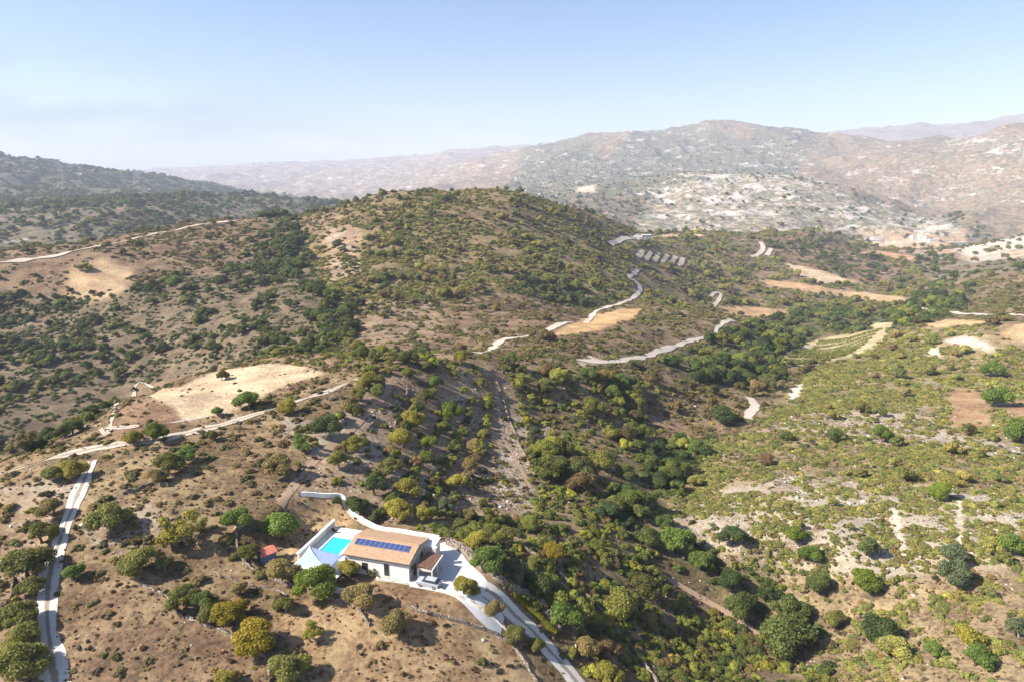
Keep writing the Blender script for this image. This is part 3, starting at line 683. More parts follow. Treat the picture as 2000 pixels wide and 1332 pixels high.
# the walled house platform and its yard stay clear of plants: outline on the level ground
PADPOLY = np.array([tuple(onplane(x, y, pz))[:2] for x, y in [(565,1110),(640,1022),(720,1015),(850,1042),(905,1062),(960,1120),(1010,1175),(985,1205),(890,1175),(740,1140),(640,1150)]])
def in_pad(x, y): return inpoly(x, y, [tuple(p) for p in PADPOLY])
def pick(kind, bands):
    out = []
    for r0, r1 in bands:
        rm = (r0+r1)/2
        base = {'shrub': np.interp(rm, [100, 300, 600, 1500], [1.75, 2.3, 3.3, 5]), 'tree': np.interp(rm, [100, 400, 1000, 2000], [4.3, 5.6, 7, 9])}[kind]
        cov = np.array([REG[n][kind] for n in RN]); lam_all = 2.0*cov/(math.pi*base*base/4*1.15)
        lmax = lam_all.max(); x, y = sector(r0, r1, lmax)
        z = ground(x, y); px, py = project(x, y, z)
        m = seen(x, y, z+3) & (px > -160) & (px < 2160) & (py < 1500); x, y, z = x[m], y[m], z[m]
        rid, px, py, r, jx, jy = classify(x, y, z); fid = field_mask(px, py, r, jx, jy)
        sc_ = base*3.2; cl = fbm(x/sc_, y/sc_, 77, 3); gate = {'shrub': smooth(-.45, .25, cl), 'tree': smooth(-.30, .35, cl)}[kind]
        gate = gate*np.where(r > 260, .45+.85*smooth(-.45, .25, fbm(x/70, y/70, 83, 3)), 1)
        keep = rs.rand(len(x))*lmax < lam_all[rid]*gate
        if kind == 'shrub':
            keep |= (fid >= 0) & False
        keep &= (fid < 0) & ~in_pad(x, y)
        x, y, z, rid, r = x[keep], y[keep], z[keep], rid[keep], r[keep]
        m = ~near_road(x, y, base*(.28 if r0 < 400 else .75)) & clear_of(x, y, base*.15); x, y, z, rid, r = x[m], y[m], z[m], rid[m], r[m]
        d = base*table('size', rid)*np.exp(np.clip(rs.randn(len(x))*.30, -.7, .42))
        out.append(np.c_[x, y, z, d, rid])
    return np.concatenate(out)
def scatter(name, label, cat, libkey, pts, d, tint, hs=None, group=None):
    me = bpy.data.meshes.new(name); n = len(pts)
    me.vertices.add(n); me.vertices.foreach_set('co', np.asarray(pts, float).ravel()); me.update()
    def at(nm, ty, v, f='value'):
        a = me.attributes.new(nm, ty, 'POINT'); a.data.foreach_set(f, v)
    hs = np.ones(n)*(1 if hs is None else hs)
    S = np.c_[d*(.85+.4*rs.rand(n)), d*(.75+.4*rs.rand(n)), d*hs*(.75+.4*rs.rand(n))]
    at('psize', 'FLOAT_VECTOR', S.ravel(), 'vector')
    rot = np.zeros((n, 3)); rot[:, 2] = rs.rand(n)*6.283; rot[:, :2] = rs.randn(n, 2)*.06; at('prot', 'FLOAT_VECTOR', rot.ravel(), 'vector')
    at('pidx', 'INT', rs.randint(0, len(lib[libkey].objects), n).astype(np.int32))
    at('tint', 'FLOAT_COLOR', np.c_[tint, np.ones(n)].ravel(), 'color')
    ng = bpy.data.node_groups.new(name, 'GeometryNodeTree')
    ng.interface.new_socket('Geometry', in_out='INPUT', socket_type='NodeSocketGeometry'); ng.interface.new_socket('Geometry', in_out='OUTPUT', socket_type='NodeSocketGeometry')
    N, L = ng.nodes, ng.links; gi = N.new('NodeGroupInput'); go = N.new('NodeGroupOutput')
    ip = N.new('GeometryNodeInstanceOnPoints'); ci = N.new('GeometryNodeCollectionInfo'); ci.inputs['Collection'].default_value = lib[libkey]
    ci.inputs['Separate Children'].default_value = True; ci.inputs['Reset Children'].default_value = True
    def na(nm, ty):
        a = N.new('GeometryNodeInputNamedAttribute'); a.data_type = ty; a.inputs[0].default_value = nm; return a.outputs[0]
    L.new(gi.outputs[0], ip.inputs['Points']); L.new(ci.outputs[0], ip.inputs['Instance']); ip.inputs['Pick Instance'].default_value = True
    L.new(na('pidx', 'INT'), ip.inputs['Instance Index']); L.new(na('psize', 'FLOAT_VECTOR'), ip.inputs['Scale'])
    e2r = N.new('FunctionNodeEulerToRotation'); L.new(na('prot', 'FLOAT_VECTOR'), e2r.inputs[0]); L.new(e2r.outputs[0], ip.inputs['Rotation'])
    L.new(ip.outputs[0], go.inputs[0])
    o = link(name, me, None, None, label=label, cat=cat, kind='stuff', group=group)
    o.modifiers.new('plants', 'NODES').node_group = ng
    return o
def one_tree(loc, d, tint, form='tree', label=None, group=None, hs=1.0, cat='tree', name=None):
    k = rs.randint(0, 99); o = empty(name or {'tree': 'bushy_tree', 'open': 'open_crowned_tree'}[form], loc, rs.rand()*6.28, label=label, cat=cat, group=group)
    o.scale = (d, d*(.9+.2*rs.rand()), d*hs)
    c = link('crown', (TREE_HI if form == 'tree' else OPEN_HI)[k % (6 if form == 'tree' else 4)], o); c['tint'] = [float(v) for v in tint]
    link('trunk', TRUNKS[k % 4], o); return o
def one_shrub(loc, d, tint, label=None, group=None, hs=1.0):
    k = rs.randint(0, 99); o = link('shrub', BUSH_HI[k % 6], label=label, cat='shrub', group=group)
    o.location = loc; o.rotation_euler = (0, 0, rs.rand()*6.28); o.scale = (d, d*(.9+.2*rs.rand()), d*hs); o['tint'] = [float(v) for v in tint]; return o
# ------------------------------------------------------------------ the white house with its pool
M_white = plain('white_render', (.80, .77, .71), .06, 1.2, .9)
M_cream = plain('cream_render', (.66, .60, .50), .12, .8, .9, bump=.2)
M_dark = plain('dark_metal', (.05, .045, .04), .2, 3, .5)
M_glass = plain('window_glass', (.03, .04, .05), .2, 2, .08, .6)
M_wood = plain('brown_wood', (.14, .075, .04), .3, 5, .7)
M_poolt = plain('pool_tile', (.60, .76, .80), .05, 3, .4)
def tile_roof():
    t = NT('clay_roof_tiles'); p = t.pos()
    w = t.node('ShaderNodeTexWave', wave_type='BANDS', bands_direction='X'); w.inputs['Scale'].default_value = 1.15; w.inputs['Distortion'].default_value = .4; t.l.new(p, w.inputs[0])
    w2 = t.node('ShaderNodeTexWave', wave_type='BANDS', bands_direction='Y', wave_profile='SAW'); w2.inputs['Scale'].default_value = .80; w2.inputs['Distortion'].default_value = .5; t.l.new(p, w2.inputs[0])
    n = t.noise(p, 1.2, 6, .7); n2 = t.noise(p, 7, 3, .6)
    c = t.mix(t.ramp(n, .3, .7), (.33, .185, .105), (.50, .31, .185)); c = t.mix(t.ramp(n2, .4, .7), c, (.52, .37, .24))
    c = t.mix(t.math('MULTIPLY', t.ramp(w2.outputs['Fac'], .75, 1), .35), c, (.22, .12, .07)); t.color(c)
    t.bump(t.math('ADD', w.outputs['Fac'], t.math('MULTIPLY', w2.outputs['Fac'], .6)), .8, .06); return t.m
M_tile = tile_roof()
t = NT('solar_cells'); br = t.node('ShaderNodeTexBrick'); br.offset = 0; br.inputs['Scale'].default_value = 6; br.inputs['Mortar Size'].default_value = .02; br.inputs['Row Height'].default_value = .5
t.l.new(t.pos(), br.inputs[0]); br.inputs['Color1'].default_value = (.025, .045, .14, 1); br.inputs['Color2'].default_value = (.03, .055, .17, 1); br.inputs['Mortar'].default_value = (.16, .20, .32, 1)
t.color(br.outputs[0]); t.b.inputs['Roughness'].default_value = .15; t.b.inputs['Specular IOR Level'].default_value = .5; M_solar = t.m
M_alu = plain('aluminium', (.62, .63, .65), .05, 3, .35, .5, metal=.6)

L, WD, EH, RH = 11.9, 8.1, 3.45, 4.45
H = empty('house', O_, HANG, label='white rendered house with low clay tile roof beside the swimming pool', cat='house')
mb = MB(); mb.prism([(0, -.6), (WD, -.6), (WD, EH), (WD/2, RH-.05), (0, EH)], -L, 0, 'x')
wall = mb.build('wall', M_white, H)
def roof_slab(x0, x1, y0, y1, za, zb, th):
    """a slab sloping from y0 (height za) to y1 (height zb)"""
    return MB().hexa([(x0,y0,za),(x1,y0,za),(x1,y1,zb),(x0,y1,zb)], [(x0,y0,za+th),(x1,y0,za+th),(x1,y1,zb+th),(x0,y1,zb+th)])
sl_ = (RH-EH)/(WD/2); zf = EH-.35*sl_
mb = MB().prism([(-.35, zf+.02), (WD/2, RH+.02), (WD+.35, zf+.02), (WD+.35, zf+.17), (WD/2, RH+.17), (-.35, zf+.17)], -L-.2, .22, 'x')
roof = mb.build('roof', M_tile, H)
M_gable = plain('shade_grey_stone_facing', (.42, .38, .32), .25, 2.5, .9, bump=.5)  # stone facing; its dark grey also carries the shade on the gable
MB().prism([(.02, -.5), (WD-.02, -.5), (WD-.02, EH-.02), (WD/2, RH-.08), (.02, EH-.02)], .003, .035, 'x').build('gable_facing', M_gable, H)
MB().tube([(-L-.2, WD/2, RH+.18), (.22, WD/2, RH+.18)], .12, 8).build('ridge_tiles', M_tile, roof)
MB().tube([(-L-.2, -.42, zf+.02), (.2, -.42, zf+.02)], .07, 8).build('gutter', M_dark, roof)
MB().tube([(.05, -.30, zf), (.05, -.12, 2.9), (.05, -.12, 0)], .045, 6).build('downpipe', M_alu, H)
def window(parent, x, z0, w, h, y=0, name='window', frame=M_wood, shutters=True):
    f = MB(); 
    for a, b, c, d in ((x-w/2-.07, x+w/2+.07, z0+h, z0+h+.08), (x-w/2-.07, x+w/2+.07, z0-.08, z0), (x-w/2-.07, x-w/2, z0, z0+h), (x+w/2, x+w/2+.07, z0, z0+h)):
        f.box(a, b, y-.06, y+.02, c, d)
    o = f.build(name, frame, parent); MB().box(x-w/2, x+w/2, y-.02, y+.01, z0, z0+h).build('pane', M_glass, o)
    if shutters:
        for s in (-1, 1):
            a = x+s*(w/2+.08); MB().box(min(a, a+s*w*.5), max(a, a+s*w*.5), y-.09, y-.045, z0, z0+h).build('shutter', M_wood, o)
    return o
window(H, -4.15, .6, .75, 2.0, shutters=False); window(H, -8.2, 1.0, .9, 1.2, shutters=False); window(H, -10.6, 1.0, .9, 1.2, shutters=False)
def gable_window(y, z0, w, h, name='window'):
    f = MB(); 
    for a, b, c, d in ((y-w/2-.06, y+w/2+.06, z0+h, z0+h+.07), (y-w/2-.06, y+w/2+.06, z0-.07, z0), (y-w/2-.06, y-w/2, z0, z0+h), (y+w/2, y+w/2+.06, z0, z0+h)):
        f.box(.0, .09, a, b, c, d)
    o = f.build(name, M_wood, H); MB().box(.0, .05, y-w/2, y+w/2, z0, z0+h).build('pane', M_glass, o); return o
gable_window(1.0, 1.7, .45, .7); gable_window(5.2, 1.5, .9, 1.1)
d_ = gable_window(2.1, .02, .9, 2.05, 'door'); MB().box(.05, .12, 1.75, 1.80, .95, 1.1).build('handle', M_alu, d_)
# stone-coloured annex behind the gable
an = MB().box(.0, 1.7, 6.6, 9.6, -.3, 3.0).build('annex_wall', M_cream, H)
MB().box(-.05, 1.85, 6.5, 9.8, 3.0, 3.14).build('flat_roof', M_white, an)
ch = MB().box(1.9, 2.5, 5.7, 6.3, -.2, 3.35).build('chimney', M_cream, H)
MB().box(1.83, 2.57, 5.63, 6.37, 3.35, 3.45).build('chimney_cap', M_white, ch)
# porch with a dark tiled lean-to roof
po = roof_slab(1.3, 3.9, .9, 5.3, 2.62, 2.62, .01); po = MB().hexa([(1.1,.7,2.75),(3.9,.7,2.45),(3.9,5.3,2.45),(1.1,5.3,2.75)], [(1.1,.7,2.88),(3.9,.7,2.58),(3.9,5.3,2.58),(1.1,5.3,2.88)]).build('porch_roof', plain('old_brown_tiles', (.16, .09, .06), .4, 4, bump=.6), H)
MB().box(3.86, 3.99, .62, 5.38, 2.40, 2.64).build('fascia', M_white, po)
for x, y in ((1.25, .85), (3.75, .85), (3.75, 3.0), (3.75, 5.15), (1.25, 5.15)):
    MB().box(x-.11, x+.11, y-.11, y+.11, 0, 2.48).build('porch_post', M_cream, H)
MB().box(1.36, 3.64, .80, .90, 1.95, 2.42).build('porch_beam', M_cream, H)
MB().box(0, 1.1, .8, .92, 2.5, 2.62).build('tie_beam', M_wood, H)
# solar panels: one array lying on the roof
PA = empty('solar_array', local(-6.15, 2.75, EH+sl_*2.75+.24), HANG, label='row of eleven dark blue solar panels along the clay tile roof', cat='solar panels')
an_ = math.atan(sl_)
for k in range(11):
    x = (k-5)*.925; c_, s_ = math.cos(an_), math.sin(an_)
    def q(x_, v, h): return (x_, v*c_-h*s_, v*s_+h*c_)
    def slab(x0, x1, v0, v1, h0, h1): return MB().hexa([q(x0,v0,h0),q(x1,v0,h0),q(x1,v1,h0),q(x0,v1,h0)], [q(x0,v0,h1),q(x1,v0,h1),q(x1,v1,h1),q(x0,v1,h1)])
    p_ = slab(x-.45, x+.45, -.72, .72, .0, .035).build('panel', M_alu, PA); slab(x-.42, x+.42, -.69, .69, .035, .040).build('cells', M_solar, p_)
for v in (-.45, .45): slab(-5.1, 5.1, v-.02, v+.02, -.06, -.001).build('rail', M_alu, PA)

# terrace, pool and its wall
X0, X1, Y0, Y1 = -21.3, -12.05, -3.6, 12.6; px0, px1, py0, py1 = -19.55, -15.5, 1.2, 9.5
M_deck = plain('terrace_stone', (.72, .68, .60), .08, .8, .8)
D = empty('terrace', local(0, 0), HANG, kind='structure')
mb = MB()
for a, b, c, d in ((X0, px0-.3, Y0, Y1), (px1+.3, X1, Y0, Y1), (px0-.3, px1+.3, Y0, py0-.3), (px0-.3, px1+.3, py1+.3, Y1)): mb.box(a, b, c, d, -.9, .30)
mb.build('terrace_floor', M_deck, D)
PO = empty('swimming_pool', local(0, 0), HANG, label='rectangular turquoise swimming pool with white coping beside the house', cat='swimming pool')
mb = MB()
for a, b, c, d in ((px0-.29, px0, py0-.29, py1+.29), (px1, px1+.29, py0-.29, py1+.29), (px0, px1, py0-.29, py0), (px0, px1, py1, py1+.29)): mb.box(a, b, c, d, -.4, .34)
mb.build('coping', M_white, PO)
t = NT('pool_water'); nn = t.noise(t.pos(), .8, 4); t.color(t.mix(nn, (.015, .40, .58), (.05, .56, .70))); t.b.inputs['Roughness'].default_value = .08; t.b.inputs['Specular IOR Level'].default_value = .5; t.bump(t.noise(t.pos(), 6, 3), .08, .02)
MB().box(px0, px1, py0, py1, -.3, .22).build('water', t.m, PO)
MB().box(px0+.0, px1-.0, py1-.35, py1-.001, -.3, .26).build('step', M_poolt, PO)
PW = empty('pool_wall', local(0, 0), HANG, label='cream wall along the far side of the pool terrace', cat='wall')
MB().box(-21.75, -21.35, .6, 12.9, -1.2, 1.45).build('wall', M_cream, PW); MB().box(-21.82, -21.28, .5, 13.0, 1.45, 1.55).build('coping', M_white, PW)
for k, (x, y) in enumerate(((-20.6, 10.9), (-19.9, 10.5))):
    pt = empty('plant_pot', local(x, y, .30), HANG, label='%s dark potted plant at the far corner of the pool terrace' % ('left' if k == 0 else 'right'), cat='potted plant', group='plant pots')
    MB().tube([(0, 0, 0), (0, 0, .35)], [.16, .22], 10).build('pot', M_wood, pt); f_ = link('foliage', crown_mesh('foliage', 3+k, 160, .12, 'bush', M_leaf, .8), pt); f_.scale = (.6, .6, .7); f_.location = (0, 0, .33); f_['tint'] = [.05, .06, .03]
# shade sails on posts
def sail(name, P4, sag, mat, **k):
    n = 14; o = empty(name, local(*P4[0]), 0, **k); base = Vector(o.location); W_ = [local(*p)-base for p in P4]
    vs = []; fs = []
    for i in range(n+1):
        for j in range(n+1):
            u, v = i/n, j/n
            if len(W_) == 4:
                p = W_[0]*(1-u)*(1-v)+W_[1]*u*(1-v)+W_[2]*u*v+W_[3]*(1-u)*v; cen = sum(W_, Vector())/4
            else:
                a = W_[0]*(1-v)+W_[1]*v; b = W_[2]; p = a*(1-u)+b*u; cen = sum(W_, Vector())/3
            e = 0
            if len(W_) == 4: e = max(4*u*(1-u)*(abs(2*v-1)**3), 4*v*(1-v)*(abs(2*u-1)**3))
            else:
                e = max(4*u*(1-u)*abs(2*v-1)**3, 4*v*(1-v)*(1-u)**3)
            vs.append(p+(cen-p)*e*sag)
    for i in range(n):
        for j in range(n):
            a = i*(n+1)+j; fs.append((a, a+1, a+n+2, a+n+1))
    me = bpy.data.meshes.new('cloth'); me.from_pydata(vs, [], fs); bm = bmesh.new(); bm.from_mesh(me); bmesh.ops.remove_doubles(bm, verts=bm.verts, dist=.002)
    r_ = bmesh.ops.solidify(bm, geom=bm.faces[:], thickness=.012); bmesh.ops.recalc_face_normals(bm, faces=bm.faces); bm.to_mesh(me); bm.free()
    for p in me.polygons: p.use_smooth = True
    link('cloth', me, o, mat); return o
M_sail1 = plain('pale_blue_sailcloth', (.42, .50, .66), .05, .6, .8); M_sail2 = plain('blue_grey_sailcloth', (.20, .26, .38), .06, .6, .8)
sail('shade_sail', [(-19.3, -4.3, 2.55), (-19.5, 1.35, 2.95), (-14.0, -3.0, 2.3)], .16, M_sail1, label='pale blue triangular shade sail over the corner of the pool terrace', cat='shade sail')
sail('shade_sail', [(-19.3, 1.25, 2.80), (-11.98, -.15, 3.10), (-12.9, -3.4, 2.35), (-15.2, -3.0, 2.15)], .10, M_sail2, label='blue grey shade sail between the pool and the end of the house', cat='shade sail')
for k, (x, y, h) in enumerate(((-19.4, -4.4, 2.7), (-19.65, 1.5, 3.05), (-13.3, -3.55, 2.45))):
    s_ = empty('sail_post', local(x, y, 0), HANG, label=['steel post at the outer corner of the pale shade sail', 'steel post between pool wall and shade sails', 'steel post nearest the lime green tree, holding both sails'][k], cat='post', group='shade sail posts')
    MB().tube([(0, 0, -.4), (0, 0, h)], .05, 8).build('pole', M_alu, s_); MB().tube([(0, 0, h), (0, 0, h+.05)], .065, 8).build('cap', M_dark, s_)

# small red roofed shed in the garden
sp = hit1(521, 1093); KEEP.append((sp.x, sp.y, 3.0))
SH = empty('garden_shed', sp, HANG-.55, label='small garden shed with pink-red roof and blue wall among trees', cat='shed')
MB().prism([(-1.15, -.4), (1.15, -.4), (1.15, 1.75), (0, 2.3), (-1.15, 1.75)], -1.3, 1.3, 'y').build('wall', plain('blue_boards', (.10, .15, .26), .2, 3), SH)
MB().prism([(-1.4, 1.64), (0, 2.32), (1.4, 1.64), (1.4, 1.74), (0, 2.42), (-1.4, 1.74)], -1.5, 1.5, 'y').build('roof', plain('red_sheet_roof', (.62, .20, .14), .15, 2, .7), SH)
MB().box(-.4, .4, -1.34, -1.3, 0, 1.6).build('door', M_dark, SH)

# the car by the porch: white hatchback, its paint greyed to stand for the porch shade
CR = empty('parked_car', local(3.55, -.15, .05), HANG-.06, label='white car, greyed as in shade, parked by the porch at the end of the house', cat='car')
M_carp = plain('shade_greyed_white_paint', (.42, .43, .45), .02, 1, .25, .5); M_tyre = plain('rubber', (.02, .02, .02), .2, 5)
prof = [(-2.0, .35), (-2.05, .75), (-1.95, .98), (-1.1, 1.02), (-.55, 1.05), (2.0, 1.0), (2.05, .5), (1.95, .3)]
b_ = MB(); b_.prism(prof, -.84, .84, 'y'); body = b_.build('body', M_carp, CR, bevel=.06)
MB().hexa([(-1.1,-.78,1.0),(1.85,-.78,1.0),(1.85,.78,1.0),(-1.1,.78,1.0)], [(-.45,-.62,1.42),(1.45,-.62,1.42),(1.45,.62,1.42),(-.45,.62,1.42)]).build('glasshouse', M_glass, CR, bevel=.03)
MB().hexa([(-.42,-.60,1.421),(1.42,-.60,1.421),(1.42,.60,1.421),(-.42,.60,1.421)], [(-.3,-.55,1.47),(1.3,-.55,1.47),(1.3,.55,1.47),(-.3,.55,1.47)]).build('roof', M_carp, CR, bevel=.015)
for x in (-1.3, 1.25):
    for y in (-.80, .80):
        wv = MB().tube([(x, y-.09*(1 if y > 0 else -1), .31), (x, y+.07*(1 if y > 0 else -1), .31)], .31, 16).build('wheel', M_tyre, CR)
        MB().tube([(x, y+.07*(1 if y > 0 else -1), .31), (x, y+.08*(1 if y > 0 else -1), .31)], .19, 12).build('rim', M_alu, wv)
for y in (-.6, .6):
    MB().box(-2.07, -2.0, y-.16, y+.16, .68, .80).build('headlight', M_alu, CR)
MB().box(-2.08, -1.99, -.35, .35, .45, .62).build('grille', M_dark, CR)

# ------------------------------------------------------------------ walls that follow the ground
def wall_line(name, pts, h, w, mat, rough, label, cat='wall', seed=0, world=False, cap=None, group=None):
    W3 = [hit1(*p) for p in pts] if not world else pts
    C = catmull([Vector((p.x, p.y, 0)) for p in W3], .6); r = np.random.RandomState(seed+11)
    A_ = np.array([(c.x, c.y) for c in C]); z = ground(A_[:, 0], A_[:, 1]); vs = []; fs = []
    for i, c in enumerate(C):
        d = (C[min(i+1, len(C)-1)]-C[max(i-1, 0)]).normalized(); s = Vector((d.y, -d.x, 0))*w/2
        j = lambda a: Vector(r.randn(3)*a*rough)
        zb = Vector((0, 0, z[i]-.5)); zt = Vector((0, 0, z[i]+h*(1+rough*r.randn()*1.2)))
        vs += [c-s*1.2+zb, c-s+zt+j(.3), c+zt+Vector((0, 0, .05))+j(.3), c+s+zt+j(.3), c+s*1.2+zb]
    for i in range(len(C)-1):
        for k in range(4): a = i*5+k; fs.append((a, a+1, a+6, a+5))
    fs.append((0, 4, 3, 2, 1)); a = (len(C)-1)*5; fs.append((a, a+1, a+2, a+3, a+4))
    me = bpy.data.meshes.new(name); me.from_pydata(vs, [], fs)
    bm = bmesh.new(); bm.from_mesh(me); bmesh.ops.recalc_face_normals(bm, faces=bm.faces); bm.to_mesh(me); bm.free()
    return link(name, me, None, mat, label=label, cat=cat, group=group)
t = NT('dry_stone'); v = t.node('ShaderNodeTexVoronoi'); v.inputs['Scale'].default_value = 3.2; t.l.new(t.pos((1, 1, 1.6)), v.inputs['Vector']); n_ = t.noise(t.pos(), .5, 5, .7)
t.color(t.mix(t.ramp(v.outputs['Distance'], .25, .55), t.mix(n_, (.32, .26, .20), (.52, .46, .38)), (.15, .11, .08))); t.bump(v.outputs['Distance'], -.8, .12); M_stone = t.m
wall_line('garden_wall', [(587,967),(625,969),(668,971),(677,984),(690,1005),(712,1019),(742,1034),(790,1041),(858,1053)], .75, .35, M_white, .02, 'curved white garden wall sweeping behind the house and pool')
wall_line('stone_wall', [(463,1036),(462,1060),(467,1082),(482,1102),(508,1121),(540,1134),(578,1146),(604,1151)], 0.41, 0.28, M_stone, .15, 'pale stone wall curving past the red roofed shed', seed=1)
wall_line('low_white_wall', [(592,1135),(612,1147),(640,1154),(672,1158)], .8, .4, M_white, .03, 'low white wall behind the lime green tree', seed=19)
wall_line('stone_wall', [(612,1160),(645,1170),(690,1182),(706,1200),(722,1222)], 0.45, 0.35, M_stone, .2, 'broken stone wall between the bright tree and the straw field', seed=2)
wall_line('stone_wall', [(275,1143),(326,1165),(347,1197),(398,1219),(449,1241),(470,1262),(521,1285),(527,1335)], 0.34, 0.35, M_stone, .3, 'long dry stone terrace edge curving round the lower brown field', seed=3)
wall_line('stone_wall', [(416,1118),(452,1132),(481,1143),(532,1150),(560,1165)], 0.30, 0.28, M_stone, .3, 'short dry stone terrace edge left of the bright green tree', seed=4)
wall_line('stone_wall', [(797,1183),(829,1196),(902,1215),(983,1246),(1014,1278),(1042,1323),(1055,1350)], 0.38, 0.35, M_stone, .2, 'stone terrace edge between the straw field and the driveway', seed=5)
wall_line('stone_wall', [(735,1131),(801,1141),(843,1149),(895,1166),(955,1198),(990,1230)], .35, .35, M_cream, .15, 'pale kerb wall on top of the bank in front of the house', seed=6)
wall_line('stone_wall', [(1010,1066),(1045,1086),(1077,1110),(1140,1159),(1184,1206),(1222,1256)], 0.60, 0.42, M_stone, .2, 'long stone terrace wall running down through the ravine bushes', seed=7)
wall_line('stone_wall', [(1048,1118),(1080,1133),(1104,1148),(1165,1215)], 0.60, 0.42, M_stone, .2, 'second stone terrace wall just above the driveway thicket', seed=8)
wall_line('rubble_bank', [(876,1060),(906,1076),(936,1101),(968,1127),(1010,1152),(1050,1178),(1092,1232)], .9, 1.3, M_stone, .25, 'pale rubble bank along the right side of the driveway', seed=9)
wall_line('stone_wall', [(1335,1262),(1368,1298),(1400,1345)], 0.60, 0.35, M_stone, .2, 'stone wall at the bottom edge right of centre', seed=10)
wall_line('stone_wall', [(1236,1268),(1262,1304),(1290,1345)], 0.60, 0.35, M_stone, .2, 'stone wall at the bottom edge nearest the driveway', seed=11)
wall_line('stone_wall', [(716,842),(727,830),(739,818)], 0.68, 0.35, M_stone, .15, 'grey stone wall fragment beside the terrace path', seed=12)
wall_line('stone_wall', [(-20,1230),(4,1195),(22,1165),(30,1130),(60,1145)], 0.60, 0.35, M_stone, .2, 'stone wall at the left picture edge', seed=13)
wall_line('stone_wall', [(240,965),(270,958),(300,945),(330,950)], 0.52, 0.42, M_stone, .3, 'tumbled stone wall in the brown field above the yellow-green tree', seed=14)
wall_line('stone_wall', [(970,745),(985,790),(1003,840),(1020,880),(1045,930)], 0.38, 0.35, M_stone, .3, 'stone wall beside the bank of pale stones', seed=15)
wall_line('stone_wall', [(795,760),(790,800),(770,830)], 0.38, 0.35, M_stone, .3, 'stone terrace edge between the terrace tree rows', seed=16)

# clipped hedge on the driveway bank
def leafy_line(name, pts, w, h, n, leaf, tint, label, cat, seed, group=None, world=False):
    r = np.random.RandomState(seed); W3 = [hit1(*p) for p in pts] if not world else pts
    C = catmull([Vector((p.x, p.y, 0)) for p in W3], .5); A_ = np.array([(c.x, c.y) for c in C])
    i = r.randint(0, len(C)-1, n); f = r.rand(n)[:, None]; P_ = A_[i]*(1-f)+A_[i+1]*f
    D_ = A_[i+1]-A_[i]; D_ /= np.linalg.norm(D_, axis=1)[:, None]+1e-9; S_ = np.c_[D_[:, 1], -D_[:, 0]]
    a = r.rand(n)*math.pi; rad = .75+.3*r.rand(n); rad *= 1+.25*fbm(P_[:, 0]*1.1, P_[:, 1]*1.1, seed, 2)
    Q = P_+S_*(np.cos(a)*rad*w/2)[:, None]; z = ground(P_[:, 0], P_[:, 1])+np.sin(a)**.7*rad*h
    nrm = np.c_[S_*np.cos(a)[:, None], np.sin(a)]+r.randn(n, 3)*.5; nrm /= np.linalg.norm(nrm, axis=1)[:, None]
    t1 = np.cross(nrm, r.randn(n, 3)); t1 /= np.linalg.norm(t1, axis=1)[:, None]; t2 = np.cross(nrm, t1); s = leaf*(.6+.8*r.rand(n))[:, None]; c = np.c_[Q, z]
    V = np.stack([c-t1*s, c+t2*s, c+t1*s, c-t2*s], 1).reshape(-1, 3)
    o = link(name, mesh_np(name, V, np.arange(4*n).reshape(-1, 4), np.repeat(r.rand(n), 4), M_leaf), None, None, label=label, cat=cat, group=group)
    o['tint'] = list(tint); return o
leafy_line('hedge', [(1003,1164),(1025,1180),(1050,1203),(1088,1240)], 1.3, .8, 5200, .10, (.22, .21, .018), 'low yellow-green clipped hedge along the driveway', 'hedge', 5)
# vineyard rows across the valley
vy = ['lowest', 'second', 'third', 'fourth', 'fifth', 'sixth', 'seventh', 'eighth', 'ninth', 'tenth', 'eleventh', 'twelfth', 'thirteenth', 'fourteenth', 'topmost']
VC = [hit1(1522, 712), hit1(1612, 710), hit1(1598, 668), hit1(1722, 644)]
for k in range(15):
    u = k/14; ax_, ay_ = 1518+u*70, 713-u*42; bx_, by_ = 1612+u*112, 712-u*66
    leafy_line('vine_row', [VC[0]*(1-u)+VC[2]*u, (VC[0]*(1-u)+VC[2]*u+VC[1]*(1-u)+VC[3]*u)/2, VC[1]*(1-u)+VC[3]*u], 1.4, 1.4, 700, .36, (.24, .25, .06), 'row of yellow-green vines in the valley vineyard, %s row' % vy[k], 'vines', 60+k, 'vine rows in the valley vineyard', True)

